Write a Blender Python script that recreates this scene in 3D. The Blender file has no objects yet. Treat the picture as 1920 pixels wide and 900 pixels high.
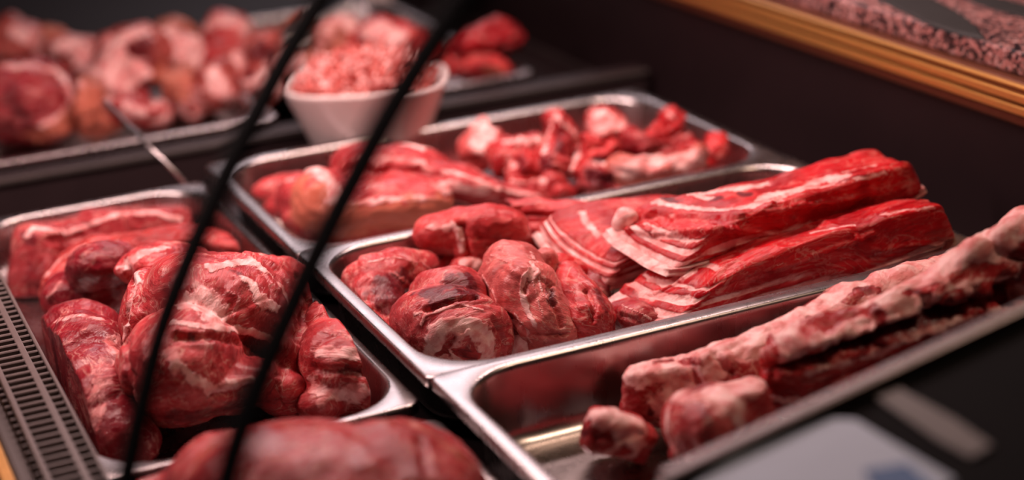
import bpy, bmesh, math, random
import numpy as np
from mathutils import Vector, Matrix
from mathutils.bvhtree import BVHTree

SC = bpy.context.scene
COL = SC.collection
random.seed(7)
Z0 = 0.90                      # height of the pan rims above the shop floor
CAMH = 0.547                   # camera height above the pan rims

# ------------------------------------------------------------------ camera
F = 3238.7
PITCH, ROLL, YAW = [math.radians(a) for a in (20.107, -3.168, 23.639)]
_fw = np.array([math.sin(YAW) * math.cos(PITCH), math.cos(YAW) * math.cos(PITCH), -math.sin(PITCH)])
_r0 = np.array([math.cos(YAW), -math.sin(YAW), 0.0]); _u0 = np.cross(_r0, _fw)
_rt = math.cos(ROLL) * _r0 + math.sin(ROLL) * _u0
_up = -math.sin(ROLL) * _r0 + math.cos(ROLL) * _u0
CAM = np.array([0, 0, Z0 + CAMH])
cam_data = bpy.data.cameras.new('camera'); cam = bpy.data.objects.new('camera', cam_data); COL.objects.link(cam)
cam_data.sensor_width = 36; cam_data.lens = F / 1920 * 36; cam_data.clip_start = 0.02
M3 = Matrix([[_rt[i], _up[i], -_fw[i]] for i in range(3)])
cam.matrix_world = Matrix.Translation(CAM) @ M3.to_4x4()
cam_data.dof.use_dof = True; cam_data.dof.focus_distance = 1.43; cam_data.dof.aperture_fstop = 2.0
cam_data.dof.aperture_blades = 0
SC.camera = cam

# ------------------------------------------------------------------ light and exposure
SC.view_settings.view_transform = 'Standard'; SC.view_settings.look = 'None'
SC.view_settings.gamma = 1; SC.view_settings.use_curve_mapping = False
SC.view_settings.exposure = 0.0
world = bpy.data.worlds.new('world'); SC.world = world; world.use_nodes = True
world.node_tree.nodes['Background'].inputs[0].default_value = (0.9, 0.55, 0.5, 1)
world.node_tree.nodes['Background'].inputs[1].default_value = 0.004

def area(name, loc, target, sx, sy, power, color):
    l = bpy.data.lights.new(name, 'AREA'); l.shape = 'RECTANGLE'; l.size = sx; l.size_y = sy
    l.energy = power; l.color = color
    o = bpy.data.objects.new(name, l); COL.objects.link(o)
    o.location = loc
    o.rotation_euler = (Vector(target) - Vector(loc)).to_track_quat('-Z', 'Y').to_euler()
    return o
# the pink tube lamp of the case canopy, running along the whole case
area('canopy_tube_lamp', (0.44, 1.56, Z0 + 0.58), (0.50, 1.56, Z0), 0.05, 1.3, 14.5, (1.0, 0.70, 0.67))
# cool unseen lamp added beyond the case to brighten the pan rims
area('added_rim_lamp', (1.75, 5.0, Z0 + 1.95), (0.5, 1.3, Z0), 1.3, 0.8, 17.0, (1.0, 0.84, 0.90))
# warm unseen lamp added to lift the gold trim and granite
area('added_trim_lamp', (1.05, 0.9, Z0 + 1.1), (1.12, 1.35, Z0), 0.25, 0.25, 4.0, (1.0, 0.70, 0.50))

# ------------------------------------------------------------------ helpers
def P(x, y, z=0.0):
    """point of the place seen at pixel x, y at height z above the pan rims"""
    d = _fw + _rt * (x - 960) / F - _up * (y - 450) / F
    return CAM + d * ((z - CAMH) / d[2])
def depth(p): return float((np.asarray(p) - CAM) @ _fw)
def pxm(p): return depth(p) / F               # metres per pixel at a point

def vnoise(p, seed=0):
    """smooth value noise, numpy, -1..1"""
    p = np.asarray(p, dtype=np.float64) + seed * 17.31
    i = np.floor(p).astype(np.int64); f = p - i
    f = f * f * f * (f * (f * 6 - 15) + 10)
    def h(ix, iy, iz):
        n = (ix * 374761393 + iy * 668265263 + iz * 2147483647 + seed * 144665) & 0xffffffff
        n = ((n ^ (n >> 13)) * 1274126177) & 0xffffffff
        n = ((n ^ (n >> 15)) * 2246822519) & 0xffffffff
        return ((n ^ (n >> 16)) & 0xffff) / 32767.5 - 1
    r = 0
    for dx in (0, 1):
        wx = f[:, 0] if dx else 1 - f[:, 0]
        for dy in (0, 1):
            wy = f[:, 1] if dy else 1 - f[:, 1]
            for dz in (0, 1):
                wz = f[:, 2] if dz else 1 - f[:, 2]
                r = r + wx * wy * wz * h(i[:, 0] + dx, i[:, 1] + dy, i[:, 2] + dz)
    return r
def fbm(p, octv=3, seed=0):
    r = 0; a = 1; t = 0
    for o in range(octv):
        r = r + a * vnoise(p * (2 ** o), seed + o); t += a; a *= 0.5
    return r / t
def smooth01(x, a, b):
    t = np.clip((x - a) / (b - a), 0, 1); return t * t * (3 - 2 * t)

def link(name, me, mat=None, parent=None, smooth=True):
    o = bpy.data.objects.new(name, me); COL.objects.link(o)
    if mat: me.materials.append(mat)
    if smooth:
        me.polygons.foreach_set('use_smooth', [True] * len(me.polygons))
    if parent: o.parent = parent
    return o
def tag(o, label, cat, group=None, kind=None):
    if label: o['label'] = label
    if cat: o['category'] = cat
    if group: o['group'] = group
    if kind: o['kind'] = kind
    return o
def empty(name, loc):
    o = bpy.data.objects.new(name, None); COL.objects.link(o); o.location = loc; o.empty_display_size = 0.02
    o.matrix_basis = Matrix.Translation(Vector(loc))
    return o
def mesh(verts, faces, origin=None):
    me = bpy.data.meshes.new('m')
    v = np.asarray(verts, dtype=float)
    if origin is not None: v = v - np.asarray(origin)
    me.from_pydata(v.tolist(), [], faces); me.update()
    return me
def box_bm(bm, c, s, rot=None):
    m = Matrix.Translation(Vector(c))
    if rot is not None: m = m @ rot
    r = bmesh.ops.create_cube(bm, size=1, matrix=m @ Matrix.Diagonal((s[0], s[1], s[2], 1)))
    return r['verts']
def box_obj(name, c, s, mat, parent=None, bevel=0.0, rot=None, seg=2):
    """box with its origin at the centre; c in world coordinates"""
    bm = bmesh.new(); box_bm(bm, (0, 0, 0), s)
    if bevel: bmesh.ops.bevel(bm, geom=bm.edges[:], offset=bevel, segments=seg, affect='EDGES', profile=0.5)
    me = bpy.data.meshes.new(name); bm.to_mesh(me); bm.free()
    o = link(name, me, mat, None, smooth=False)
    m = Matrix.Translation(Vector(c))
    if rot is not None: m = m @ rot
    if parent:
        o.parent = parent; o.matrix_basis = parent.matrix_basis.inverted() @ m
    else: o.matrix_basis = m
    return o
def put(o, loc, parent=None):
    if parent:
        o.parent = parent; o.matrix_basis = parent.matrix_basis.inverted() @ Matrix.Translation(Vector(loc))
    else: o.matrix_basis = Matrix.Translation(Vector(loc))
    return o

# ------------------------------------------------------------------ materials
def newmat(name):
    m = bpy.data.materials.new(name); m.use_nodes = True
    nt = m.node_tree; nt.nodes.clear()
    out = nt.nodes.new('ShaderNodeOutputMaterial'); b = nt.nodes.new('ShaderNodeBsdfPrincipled')
    nt.links.new(b.outputs[0], out.inputs[0])
    return m, nt, b
class NB:
    """tiny node builder"""
    def __init__(s, nt): s.nt = nt
    def n(s, t, **kw):
        nd = s.nt.nodes.new(t)
        for k, v in kw.items(): setattr(nd, k, v)
        return nd
    def set(s, sock, v):
        if isinstance(v, bpy.types.NodeSocket): s.nt.links.new(v, sock)
        elif v is not None: sock.default_value = v
    def math(s, op, a, b=None, c=None, clamp=False):
        nd = s.n('ShaderNodeMath', operation=op, use_clamp=clamp)
        s.set(nd.inputs[0], a); s.set(nd.inputs[1], b)
        if c is not None: s.set(nd.inputs[2], c)
        return nd.outputs[0]
    def mix(s, f, a, b, mode='MIX'):
        nd = s.n('ShaderNodeMix', data_type='RGBA', blend_type=mode)
        s.set(nd.inputs[0], f); s.set(nd.inputs[6], a); s.set(nd.inputs[7], b)
        return nd.outputs[2]
    def noise(s, vec, scale, detail=3, rough=0.55, dist=0.0):
        nd = s.n('ShaderNodeTexNoise'); s.set(nd.inputs['Vector'], vec)
        nd.inputs['Scale'].default_value = scale; nd.inputs['Detail'].default_value = detail
        nd.inputs['Roughness'].default_value = rough; nd.inputs['Distortion'].default_value = dist
        return nd.outputs[0]
    def ramp(s, v, a, b, smooth=True):
        nd = s.n('ShaderNodeMapRange', interpolation_type='SMOOTHSTEP' if smooth else 'LINEAR')
        s.set(nd.inputs[0], v); nd.inputs[1].default_value = a; nd.inputs[2].default_value = b
        return nd.outputs[0]
    def attr(s, name): return s.n('ShaderNodeAttribute', attribute_name=name)
    def scalev(s, vec, sc):
        nd = s.n('ShaderNodeVectorMath', operation='MULTIPLY'); s.set(nd.inputs[0], vec); nd.inputs[1].default_value = sc
        return nd.outputs[0]
    def bump(s, h, strength, dist, normal=None):
        nd = s.n('ShaderNodeBump'); nd.inputs['Strength'].default_value = strength; nd.inputs['Distance'].default_value = dist
        s.set(nd.inputs['Height'], h)
        if normal is not None: s.set(nd.inputs['Normal'], normal)
        return nd.outputs[0]

def simple(name, col, rough=0.5, metal=0.0, nscale=None, namp=0.15, bump=0.0, coord='Object', spec=0.5):
    m, nt, b = newmat(name); k = NB(nt); b.inputs['Specular IOR Level'].default_value = spec
    b.inputs['Roughness'].default_value = rough; b.inputs['Metallic'].default_value = metal
    if nscale:
        tc = k.n('ShaderNodeTexCoord').outputs[coord]
        n = k.noise(tc, nscale, 4)
        dk = tuple(c * (1 - namp) for c in col[:3]) + (1,); lt = tuple(min(1, c * (1 + namp)) for c in col[:3]) + (1,)
        k.set(b.inputs['Base Color'], k.mix(n, dk, lt))
        if bump: k.set(b.inputs['Normal'], k.bump(n, bump, 0.002))
    else: b.inputs['Base Color'].default_value = (*col[:3], 1)
    return m

def make_meat():
    m, nt, b = newmat('raw_meat'); k = NB(nt)
    pa = k.n('ShaderNodeAttribute', attribute_name='paint'); sep = k.n('ShaderNodeSeparateColor'); k.set(sep.inputs[0], pa.outputs['Color'])
    fat, dark, skin = sep.outputs[0], sep.outputs[1], sep.outputs[2]
    marb = pa.outputs['Alpha']
    fib = k.attr('fib').outputs['Vector']
    base = k.n('ShaderNodeObjectInfo').outputs['Color']
    streak = k.noise(k.scalev(fib, (0.16, 1, 1)), 420, 3, 0.6, 0.4)       # muscle fibre along local x
    streak2 = k.noise(k.scalev(fib, (0.22, 1, 1)), 130, 4, 0.6, 0.7)
    blot = k.noise(fib, 26, 3, 0.55, 0.3)
    fine = k.noise(fib, 900, 2, 0.5)
    # lean
    big = k.noise(fib, 13, 3, 0.6, 0.6)
    lean = k.mix(k.ramp(blot, 0.32, 0.68), k.mix(0.5, base, (0.08, 0.002, 0.006, 1)), base)  # flesh blotches, their dark end deepened to stand in for shadow contrast
    lean = k.mix(k.math('MULTIPLY', k.ramp(k.math('ADD', k.math('MULTIPLY', big, 0.7), k.math('MULTIPLY', streak2, 0.45)), 0.58, 0.76), k.math('MULTIPLY', marb, 0.45)), lean, k.mix(0.55, base, (0.88, 0.36, 0.34, 1)))
    lean = k.mix(k.math('MULTIPLY', k.ramp(streak2, 0.50, 0.75), 0.40), lean, k.mix(0.38, base, (0.84, 0.36, 0.34, 1)))
    lean = k.mix(k.math('MULTIPLY', k.ramp(streak, 0.55, 0.8), 0.28), lean, k.mix(0.45, base, (0.82, 0.36, 0.34, 1)))
    lean = k.mix(k.math('MULTIPLY', k.ramp(streak, 0.50, 0.25), 0.40), lean, (0.06, 0.003, 0.006, 1))
    # membrane veins: thin pale lines where a noise crosses its middle
    vn = k.noise(k.scalev(fib, (0.45, 1, 1)), 55, 4, 0.55, 1.2)
    vein = k.ramp(k.math('ABSOLUTE', k.math('SUBTRACT', vn, 0.5)), 0.026, 0.004)
    vein = k.math('MULTIPLY', vein, k.ramp(blot, 0.38, 0.60))
    vein = k.math('MULTIPLY', vein, marb)
    lean = k.mix(k.math('MULTIPLY', vein, 0.65), lean, (0.76, 0.40, 0.33, 1))
    # dark muscle
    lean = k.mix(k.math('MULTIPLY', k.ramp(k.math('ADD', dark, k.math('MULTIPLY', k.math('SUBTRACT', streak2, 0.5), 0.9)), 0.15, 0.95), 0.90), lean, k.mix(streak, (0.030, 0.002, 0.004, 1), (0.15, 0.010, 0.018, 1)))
    # fat
    edge = k.math('ADD', fat, k.math('MULTIPLY', k.math('SUBTRACT', streak2, 0.5), 1.1))
    edge = k.math('ADD', edge, k.math('MULTIPLY', k.math('SUBTRACT', streak, 0.5), 0.30))
    fm = k.math('MULTIPLY', k.ramp(edge, 0.34, 0.72), k.ramp(fat, 0.04, 0.2))
    fcol = k.mix(k.ramp(k.noise(fib, 70, 4, 0.6), 0.35, 0.65), (0.74, 0.24, 0.23, 1), (0.94, 0.58, 0.55, 1))
    fcol = k.mix(k.math('MULTIPLY', k.ramp(fat, 0.85, 0.4), 0.40), fcol, (0.60, 0.11, 0.10, 1))
    col = k.mix(fm, lean, fcol)
    # skin / rind
    scol = k.mix(k.noise(fib, 30, 3), (0.48, 0.11, 0.07, 1), (0.60, 0.18, 0.12, 1))
    col = k.mix(k.ramp(skin, 0.25, 0.75), col, scol)
    k.set(b.inputs['Base Color'], col)
    k.set(b.inputs['Roughness'], k.math('ADD', k.math('MULTIPLY', k.ramp(blot, 0.3, 0.7), 0.16), k.math('ADD', k.math('MULTIPLY', fm, 0.06), 0.18)))
    b.inputs['Specular IOR Level'].default_value = 0.22
    b.inputs['Subsurface Weight'].default_value = 0.12
    b.inputs['Subsurface Radius'].default_value = (1.0, 0.25, 0.18)
    b.inputs['Subsurface Scale'].default_value = 0.006
    b.inputs['Coat Weight'].default_value = 0.0; b.inputs['Coat Roughness'].default_value = 0.14
    h = k.math('ADD', k.math('MULTIPLY', streak2, 0.6), k.math('MULTIPLY', streak, 0.35))
    h = k.math('ADD', h, k.math('MULTIPLY', fm, 0.35))
    h = k.math('ADD', h, k.math('MULTIPLY', fine, 0.10))
    k.set(b.inputs['Normal'], k.bump(h, 0.75, 0.0022))
    return m
MEAT = make_meat()

def make_steel(name='brushed_steel', col=(0.44, 0.39, 0.385), rough=0.28):
    m, nt, b = newmat(name); k = NB(nt)
    tc = k.n('ShaderNodeTexCoord').outputs['Object']
    n = k.noise(k.scalev(tc, (1, 1, 0.2)), 60, 4, 0.6); n2 = k.noise(tc, 9, 2)
    k.set(b.inputs['Base Color'], k.mix(n2, tuple(c * 0.85 for c in col) + (1,), col + (1,)))
    b.inputs['Metallic'].default_value = 1.0
    k.set(b.inputs['Roughness'], k.math('ADD', k.math('MULTIPLY', n, 0.14), rough - 0.07))
    k.set(b.inputs['Normal'], k.bump(n2, 0.03, 0.004))
    return m
STEEL = make_steel()

def make_granite():
    m, nt, b = newmat('pink_granite'); k = NB(nt)
    tc = k.n('ShaderNodeTexCoord').outputs['Object']
    def vor(scale, out='Color'):
        v = k.n('ShaderNodeTexVoronoi'); k.set(v.inputs['Vector'], k.mix(0.35, tc, wv, 'ADD')); v.inputs['Scale'].default_value = scale
        return v.outputs[out]
    nz = k.n('ShaderNodeTexNoise'); k.set(nz.inputs['Vector'], tc); nz.inputs['Scale'].default_value = 160
    wv = k.scalev(nz.outputs['Color'], (0.012, 0.012, 0.012))
    s1 = k.n('ShaderNodeSeparateColor'); k.set(s1.inputs[0], vor(210))
    s2 = k.n('ShaderNodeSeparateColor'); k.set(s2.inputs[0], vor(380))
    pink = k.mix(s1.outputs[0], (0.24, 0.09, 0.085, 1), (0.42, 0.18, 0.165, 1))
    pink = k.mix(k.ramp(s2.outputs[1], 0.78, 0.82), pink, (0.46, 0.28, 0.27, 1))
    blk = k.ramp(k.math('ADD', k.math('MULTIPLY', s1.outputs[1], 0.8), k.math('MULTIPLY', k.noise(tc, 60, 3), 0.5)), 0.72, 0.75)
    col = k.mix(blk, pink, (0.018, 0.009, 0.012, 1))
    col = k.mix(k.ramp(s2.outputs[0], 0.82, 0.86), col, (0.02, 0.012, 0.015, 1))
    k.set(b.inputs['Base Color'], col); b.inputs['Roughness'].default_value = 0.35
    return m
GRANITE = make_granite()
GOLD = simple('anodised_gold', (0.80, 0.44, 0.13), 0.38, 0.85, 300, 0.10)
GOLDDARK = simple('gold_groove', (0.16, 0.05, 0.025), 0.45, 0.6, 120, 0.2)
BLACKWALL = simple('dark_glossy_panel', (0.016, 0.008, 0.009), 0.45, 0.0, 6, 0.35, spec=0.3)
DECK = simple('dark_steel_deck', (0.022, 0.013, 0.014), 0.5, 0.0, 12, 0.3, spec=0.15)
GRILLE = simple('grey_brown_plastic', (0.115, 0.082, 0.075), 0.42, 0.0, 90, 0.2)
BLACK = simple('black_rubber', (0.004, 0.003, 0.0035), 0.85, 0.0, 60, 0.3, spec=0.1)
LEDGE = simple('grey_ledge', (0.10, 0.08, 0.075), 0.4, 0.5, 40, 0.2)
CERAMIC = simple('white_ceramic', (0.72, 0.60, 0.58), 0.22, 0.0, 14, 0.03)
BLADE = simple('dull_knife_steel', (0.030, 0.028, 0.028), 0.6, 0.0, 50, 0.15, spec=0.12)
PAPER = simple('pale_card', (0.50, 0.58, 0.72), 0.6, 0.0, 30, 0.06)
PAPERGREY = simple('grey_card', (0.15, 0.125, 0.12), 0.6, 0.0, 30, 0.1)
BLUE = simple('blue_print', (0.04, 0.13, 0.33), 0.6, 0.0, 60, 0.3)
SHOPFLOOR = simple('dark_shop_floor', (0.05, 0.035, 0.033), 0.6, 0.0, 4, 0.2)

# ------------------------------------------------------------------ setting: shop floor and the case
DZ = -0.072                                   # deck height relative to the rims
RAILX = 0.4147
fl = box_obj('floor', (0.9, 1.6, -0.02), (5, 6, 0.04), SHOPFLOOR); tag(fl, 'dark shop floor under the meat counter', 'floor', kind='structure')
case = empty('display_case', (0.58, 1.7, 0.0))
tag(case, 'long dark refrigerated meat display case with gold-trimmed back panel', 'display case')
box_obj('case_body', (0.58, 1.7, (Z0 + DZ - 0.006) / 2), (0.96, 3.6, Z0 + DZ - 0.006), BLACKWALL, case, 0.004)
box_obj('deck', (0.60, 1.7, Z0 + DZ - 0.003), (0.94, 3.58, 0.006), DECK, case)
box_obj('back_panel', (1.066, 1.7, Z0 + 0.003), (0.02, 3.6, 0.155), BLACKWALL, case, 0.003)
box_obj('corner_strip', (1.050, 1.7, Z0 + DZ + 0.004), (0.012, 3.58, 0.008), simple('worn_corner_metal', (0.14, 0.10, 0.10), 0.4, 0.8, 20, 0.3), case, 0.003)
# gold moulding along the top of the back panel: dark red foot, two fluted gold ribs, a thin top bead
mold = box_obj('gold_moulding', (1.062, 1.7, Z0 + 0.0933), (0.036, 3.6, 0.0415), GOLDDARK, case, 0.003)
for zz, hh, xx in ((0.0895, 0.0082, 1.0445), (0.1010, 0.0080, 1.0445), (0.1113, 0.0036, 1.0455)):
    rb = box_obj('gold_rib', (xx, 1.7, Z0 + zz), (0.012, 3.6, hh), GOLD, None, 0.0012)
    rb.parent = mold; rb.matrix_basis = (case.matrix_basis @ mold.matrix_basis).inverted() @ Matrix.Translation((xx, 1.7, Z0 + zz))
# dark block added to hide the far pans' lit walls, with pale steel nosing
box_obj('added_pan_screen', (0.585, 1.926, Z0 - 0.046), (0.91, 0.030, 0.050), DECK, case, 0.002)
box_obj('bar_nosing', (0.585, 1.909, Z0 - 0.024), (0.91, 0.005, 0.006), LEDGE, case, 0.001)
# front ledge and gold strip by the customer side
box_obj('front_ledge', (0.119, 1.7, Z0 - 0.02), (0.018, 3.6, 0.016), LEDGE, case, 0.003)
box_obj('front_gold_strip', (0.1045, 1.7, Z0 - 0.022), (0.010, 3.6, 0.020), simple('dull_gold', (0.42, 0.20, 0.05), 0.45, 0.6, 60, 0.2), case, 0.002)

gt = box_obj('granite_worktop', (1.418, 1.7, Z0 + 0.1257), (0.72, 3.6, 0.0226), GRANITE, None, 0.003)
tag(gt, 'speckled pink and black granite worktop above the gold trim', 'worktop')

# ------------------------------------------------------------------ air grille (ladder of slats)
gr = empty('air_grille', (0.15, 1.35, Z0 - 0.02))
tag(gr, 'grey-brown plastic air grille ladder along the front of the case', 'grille')
GX = [0.1275, 0.1515, 0.1640]
for gx, w in zip(GX, (0.0045, 0.0055, 0.0030)):
    box_obj('rail', (gx, 1.35, Z0 - 0.007), (w, 1.10, 0.014), GRILLE, gr, 0.001)
_slat_a = None
for i in range(72):
    yy = 0.83 + i * 0.0125
    if _slat_a is None:
        _slat_a = box_obj('slat', (0.1395, yy, Z0 - 0.004), (0.0215, 0.0040, 0.008), GRILLE, gr, 0.0008, seg=1)
        _slat_b = box_obj('side_slat', (0.1580, yy + 0.004, Z0 - 0.005), (0.0100, 0.0035, 0.008), GRILLE, gr, 0.0008, seg=1)
        _slat_c = box_obj('tooth', (0.1235, yy, Z0 - 0.010), (0.0060, 0.0035, 0.012), GRILLE, gr, 0.0008, seg=1)
    else:
        for src, dx, dz, dy in ((_slat_a, 0.1395, -0.004, 0), (_slat_b, 0.1580, -0.005, 0.004), (_slat_c, 0.1235, -0.010, 0)):
            c = src.copy(); COL.objects.link(c); c.parent = gr
            c.matrix_basis = gr.matrix_basis.inverted() @ Matrix.Translation((dx, yy + dy, Z0 + dz))
box_obj('grille_trough', (0.146, 1.35, Z0 - 0.03), (0.044, 1.12, 0.004), BLACK, gr)

# ------------------------------------------------------------------ steel pans
def rrect(x0, x1, y0, y1, r, n=9):
    pts = []
    for cx, cy, a0 in ((x1 - r, y1 - r, 0), (x0 + r, y1 - r, 90), (x0 + r, y0 + r, 180), (x1 - r, y0 + r, 270)):
        for i in range(n):
            a = math.radians(a0 + 90 * i / (n - 1)); pts.append((cx + r * math.cos(a), cy + r * math.sin(a)))
    return pts
def pan(label, x0, x1, y0, y1, z, dep=0.065, rc=0.055, flange=0.011, tiltx=0.0):
    prof = [(0.0012, -0.010, 0.011), (0.0, -0.0085, 0.012), (0.0, -0.0016, 0.012), (0.0005, -0.0004, 0.012), (0.0018, 0, 0.011),
            (flange, 0.0, rc), (flange + 0.0016, -0.0006, rc), (flange + 0.0030, -0.0026, rc), (flange + 0.0040, -0.006, rc)]
    fr = 0.018
    prof += [(flange + 0.006, -dep * 0.5, rc), (flange + 0.008, -dep + fr, rc)]
    for i in range(1, 7):
        a = math.pi / 2 * i / 6
        prof.append((flange + 0.008 + fr * (1 - math.cos(a)), -dep + fr * (1 - math.sin(a)), rc - 0.004))
    prof += [(flange + 0.05, -dep - 0.0003, rc * 0.7)]
    cx, cy = (x0 + x1) / 2, (y0 + y1) / 2
    V = []; Fc = []; n = 36
    for ins, zz, r in prof:
        for (a, b) in rrect(x0 + ins, x1 - ins, y0 + ins, y1 - ins, r):
            V.append((a - cx, b - cy, zz + tiltx * (a - cx)))
    for k in range(len(prof) - 1):
        for i in range(n):
            j = (i + 1) % n
            Fc.append((k * n + i, k * n + j, (k + 1) * n + j, (k + 1) * n + i))
    Fc.append(tuple((len(prof) - 1) * n + i for i in range(n)))
    me = mesh(V, Fc)
    t = empty('steel_pan', (cx, cy, Z0 + z - dep))
    o = link('pan_body', me, STEEL, t); put(o, (cx, cy, Z0 + z), t)
    s = o.modifiers.new('thickness', 'SOLIDIFY'); s.thickness = 0.0009; s.offset = -1
    tag(t, label, 'pan', 'stainless pans in the case')
    return t
pan('long steel pan of dark pork pieces beside the air grille', 0.160, 0.412, 1.128, 1.772, -0.020, dep=0.050, flange=0.0065)
pan('steel pan at the bottom edge holding the big smooth pork cut', 0.160, 0.412, 0.50, 1.100, -0.020, dep=0.050, flange=0.0065)
pan('steel pan holding the skin-on ham and the meaty bones', RAILX, RAILX + 0.530, 1.437, 1.766, 0.0)
pan('steel pan holding the pork rolls and the belly slabs', RAILX, RAILX + 0.530, 1.117, 1.443, 0.0022)
pan('steel pan holding the pale rib racks', RAILX, RAILX + 0.530, 0.795, 1.122, 0.0044)
pan('far steel pan of hocks and ham at upper left', 0.10, 0.555, 1.945, 2.50, -0.012, dep=0.050)
pan('far steel pan behind the white bowl', 0.600, 0.90, 1.948, 2.50, -0.012, dep=0.050)
rod = None

# ------------------------------------------------------------------ meat builder
ICO = None
def ico(sub=3):
    global ICO
    if ICO is None:
        bm = bmesh.new(); bmesh.ops.create_icosphere(bm, subdivisions=sub, radius=1)
        ICO = (np.array([v.co[:] for v in bm.verts]), [tuple(v.index for v in f.verts) for f in bm.faces]); bm.free()
    return ICO
def B(x, y, z, rx, ry, ang=0, rd=None, box=0):
    """lump: centre seen at pixel x,y at height z; sizes rx, ry in pixels at that distance, rd metres deep"""
    c = P(x, y, z); m = pxm(c); a = math.radians(ang)
    ex = _rt * math.cos(a) - _up * math.sin(a); ey = _rt * math.sin(a) + _up * math.cos(a)
    rd = rd if rd else min(rx, ry) * m
    return (c, ex * rx * m, ey * ry * m, _fw * rd, box)
def W(x, y, z, ru, rv, rz, yaw=0, roll=0, box=0):
    """lump lying flat: radii in metres along the case depth, along the case and upward"""
    c = P(x, y, z); a = math.radians(yaw)
    R = (Matrix.Rotation(a, 3, 'Z') @ Matrix.Rotation(math.radians(roll), 3, 'Y'))
    R = np.array(R)
    return (c, R[:, 0] * ru, R[:, 1] * rv, R[:, 2] * rz, box)
def CH(pts, sq=1.0, box=0):
    out = []
    for a, b in zip(pts[:-1], pts[1:]):
        n = max(2, int(math.hypot(a[0] - b[0], a[1] - b[1]) / (0.35 * max(6, min(a[3], b[3])))))
        for i in range(n + 1):
            t = i / n; q = [a[k] + (b[k] - a[k]) * t for k in range(4)]
            out.append(B(q[0], q[1], q[2], q[3], q[3] * sq, 0, None, box))
    return out

def resamp(pts, step=4.0):
    out = []
    for a, b in zip(pts[:-1], pts[1:]):
        n = max(1, int(math.hypot(a[0] - b[0], a[1] - b[1]) / step))
        for i in range(n): out.append((a[0] + (b[0] - a[0]) * i / n, a[1] + (b[1] - a[1]) * i / n))
    out.append(pts[-1]); return out

def surf_hits(bvh, pts, step=4.0):
    hs = []
    for (x, y) in (resamp(pts, step) if len(pts) > 1 else pts):
        d = _fw + _rt * (x - 960) / F - _up * (y - 450) / F
        loc, nor, idx, dist = bvh.ray_cast(Vector(CAM), Vector(d).normalized())
        if loc is not None: hs.append(np.array(loc))
    return hs

def grow(V, hs, wpx, hard=0.6):
    """0..1 mask round a run of surface points"""
    m = np.zeros(len(V)); r0 = wpx * pxm(hs[0])
    V = V + np.stack([fbm(V * 75 + 5.7 * k, 2, 60 + k) for k in range(3)], 1) * min(r0 * 0.7, 0.006) + np.stack([fbm(V * 260 + 5.7 * k, 2, 70 + k) for k in range(3)], 1) * r0 * 0.35
    for h in hs:
        r = wpx * pxm(h)
        d = np.sqrt(((V - h) ** 2).sum(1)) / r
        m = np.maximum(m, np.clip((1.25 - d) / (1.25 - hard), 0, 1))
    return m

def finish(name, V, faces, N, label, cat, group, color, strokes, fibdir, marb, fat0, origin=None, extra=None, fibwarp=0.02, seed=0, parent=None, kind=None, dark0=0.0):
    """mesh from world-space vertices: paint the surface marks, add fibre coordinates, link"""
    bvh = BVHTree.FromPolygons([tuple(v) for v in V], faces)
    paint = np.zeros((len(V), 4)); paint[:, 3] = marb
    if extra is not None: paint[:, :3] = extra
    if fat0: paint[:, 0] = np.maximum(paint[:, 0], fat0 * smooth01(fbm(V * 28, 3, seed + 5), 0.02, 0.30))
    if dark0: paint[:, 1] = np.maximum(paint[:, 1], dark0 * smooth01(fbm(V * 22, 3, seed + 9), 0.0, 0.35))
    disp = np.zeros(len(V))
    wob = fbm(V * 60, 2, seed + 3)
    for st in strokes:
        kindst, w, pts = st[0], st[1], st[2]; amt = st[3] if len(st) > 3 else 1.0
        hs = surf_hits(bvh, pts)
        if not hs: continue
        m = grow(V, hs, w * 1.15, 0.5)
        if kindst in ('fat', 'dark', 'skin', 'lean'):
            mm = np.clip(m + wob * 0.25 * (m > 0.02), 0, 1)
            ch = {'fat': 0, 'dark': 1, 'skin': 2}.get(kindst)
            if kindst == 'lean':
                paint[:, 0] *= 1 - mm * amt; paint[:, 2] *= 1 - mm * amt
            else:
                paint[:, ch] = np.maximum(paint[:, ch], mm * amt)
                if ch == 0: disp += smooth01(mm, 0.2, 0.8) * 0.0006
        elif kindst == 'groove': disp -= smooth01(m, 0, 1) * 0.006 * amt
        elif kindst == 'ridge': disp += smooth01(m, 0, 1) * 0.005 * amt
    V = V + N * disp[:, None]
    # fibre coordinates: local x runs along the muscle
    d = np.asarray(fibdir, float); d = d / np.linalg.norm(d)
    a = np.array([0, 0, 1.0]) if abs(d[2]) < 0.8 else np.array([1.0, 0, 0])
    e2 = np.cross(a, d); e2 /= np.linalg.norm(e2); e3 = np.cross(d, e2)
    o = V.mean(0) if origin is None else np.asarray(origin)
    q = V - V.mean(0)
    wv = np.stack([fbm(q * 16 + 3.1 * k, 2, seed + 20 + k) for k in range(3)], 1) * fibwarp
    q = q + wv
    fib = np.stack([q @ d, q @ e2, q @ e3], 1) + seed * 0.37
    base = np.array([V[:, 0].mean(), V[:, 1].mean(), V[:, 2].min()])
    me = bpy.data.meshes.new(name); me.from_pydata((V - base).tolist(), [], faces); me.update()
    at = me.attributes.new('paint', 'FLOAT_COLOR', 'POINT'); at.data.foreach_set('color', np.clip(paint, 0, 1).ravel())
    at = me.attributes.new('fib', 'FLOAT_VECTOR', 'POINT'); at.data.foreach_set('vector', fib.ravel())
    ob = link(name, me, MEAT)
    ob.color = (*color, 1)
    put(ob, base, parent)
    if not parent: tag(ob, label, cat, group, kind)
    return ob

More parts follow.
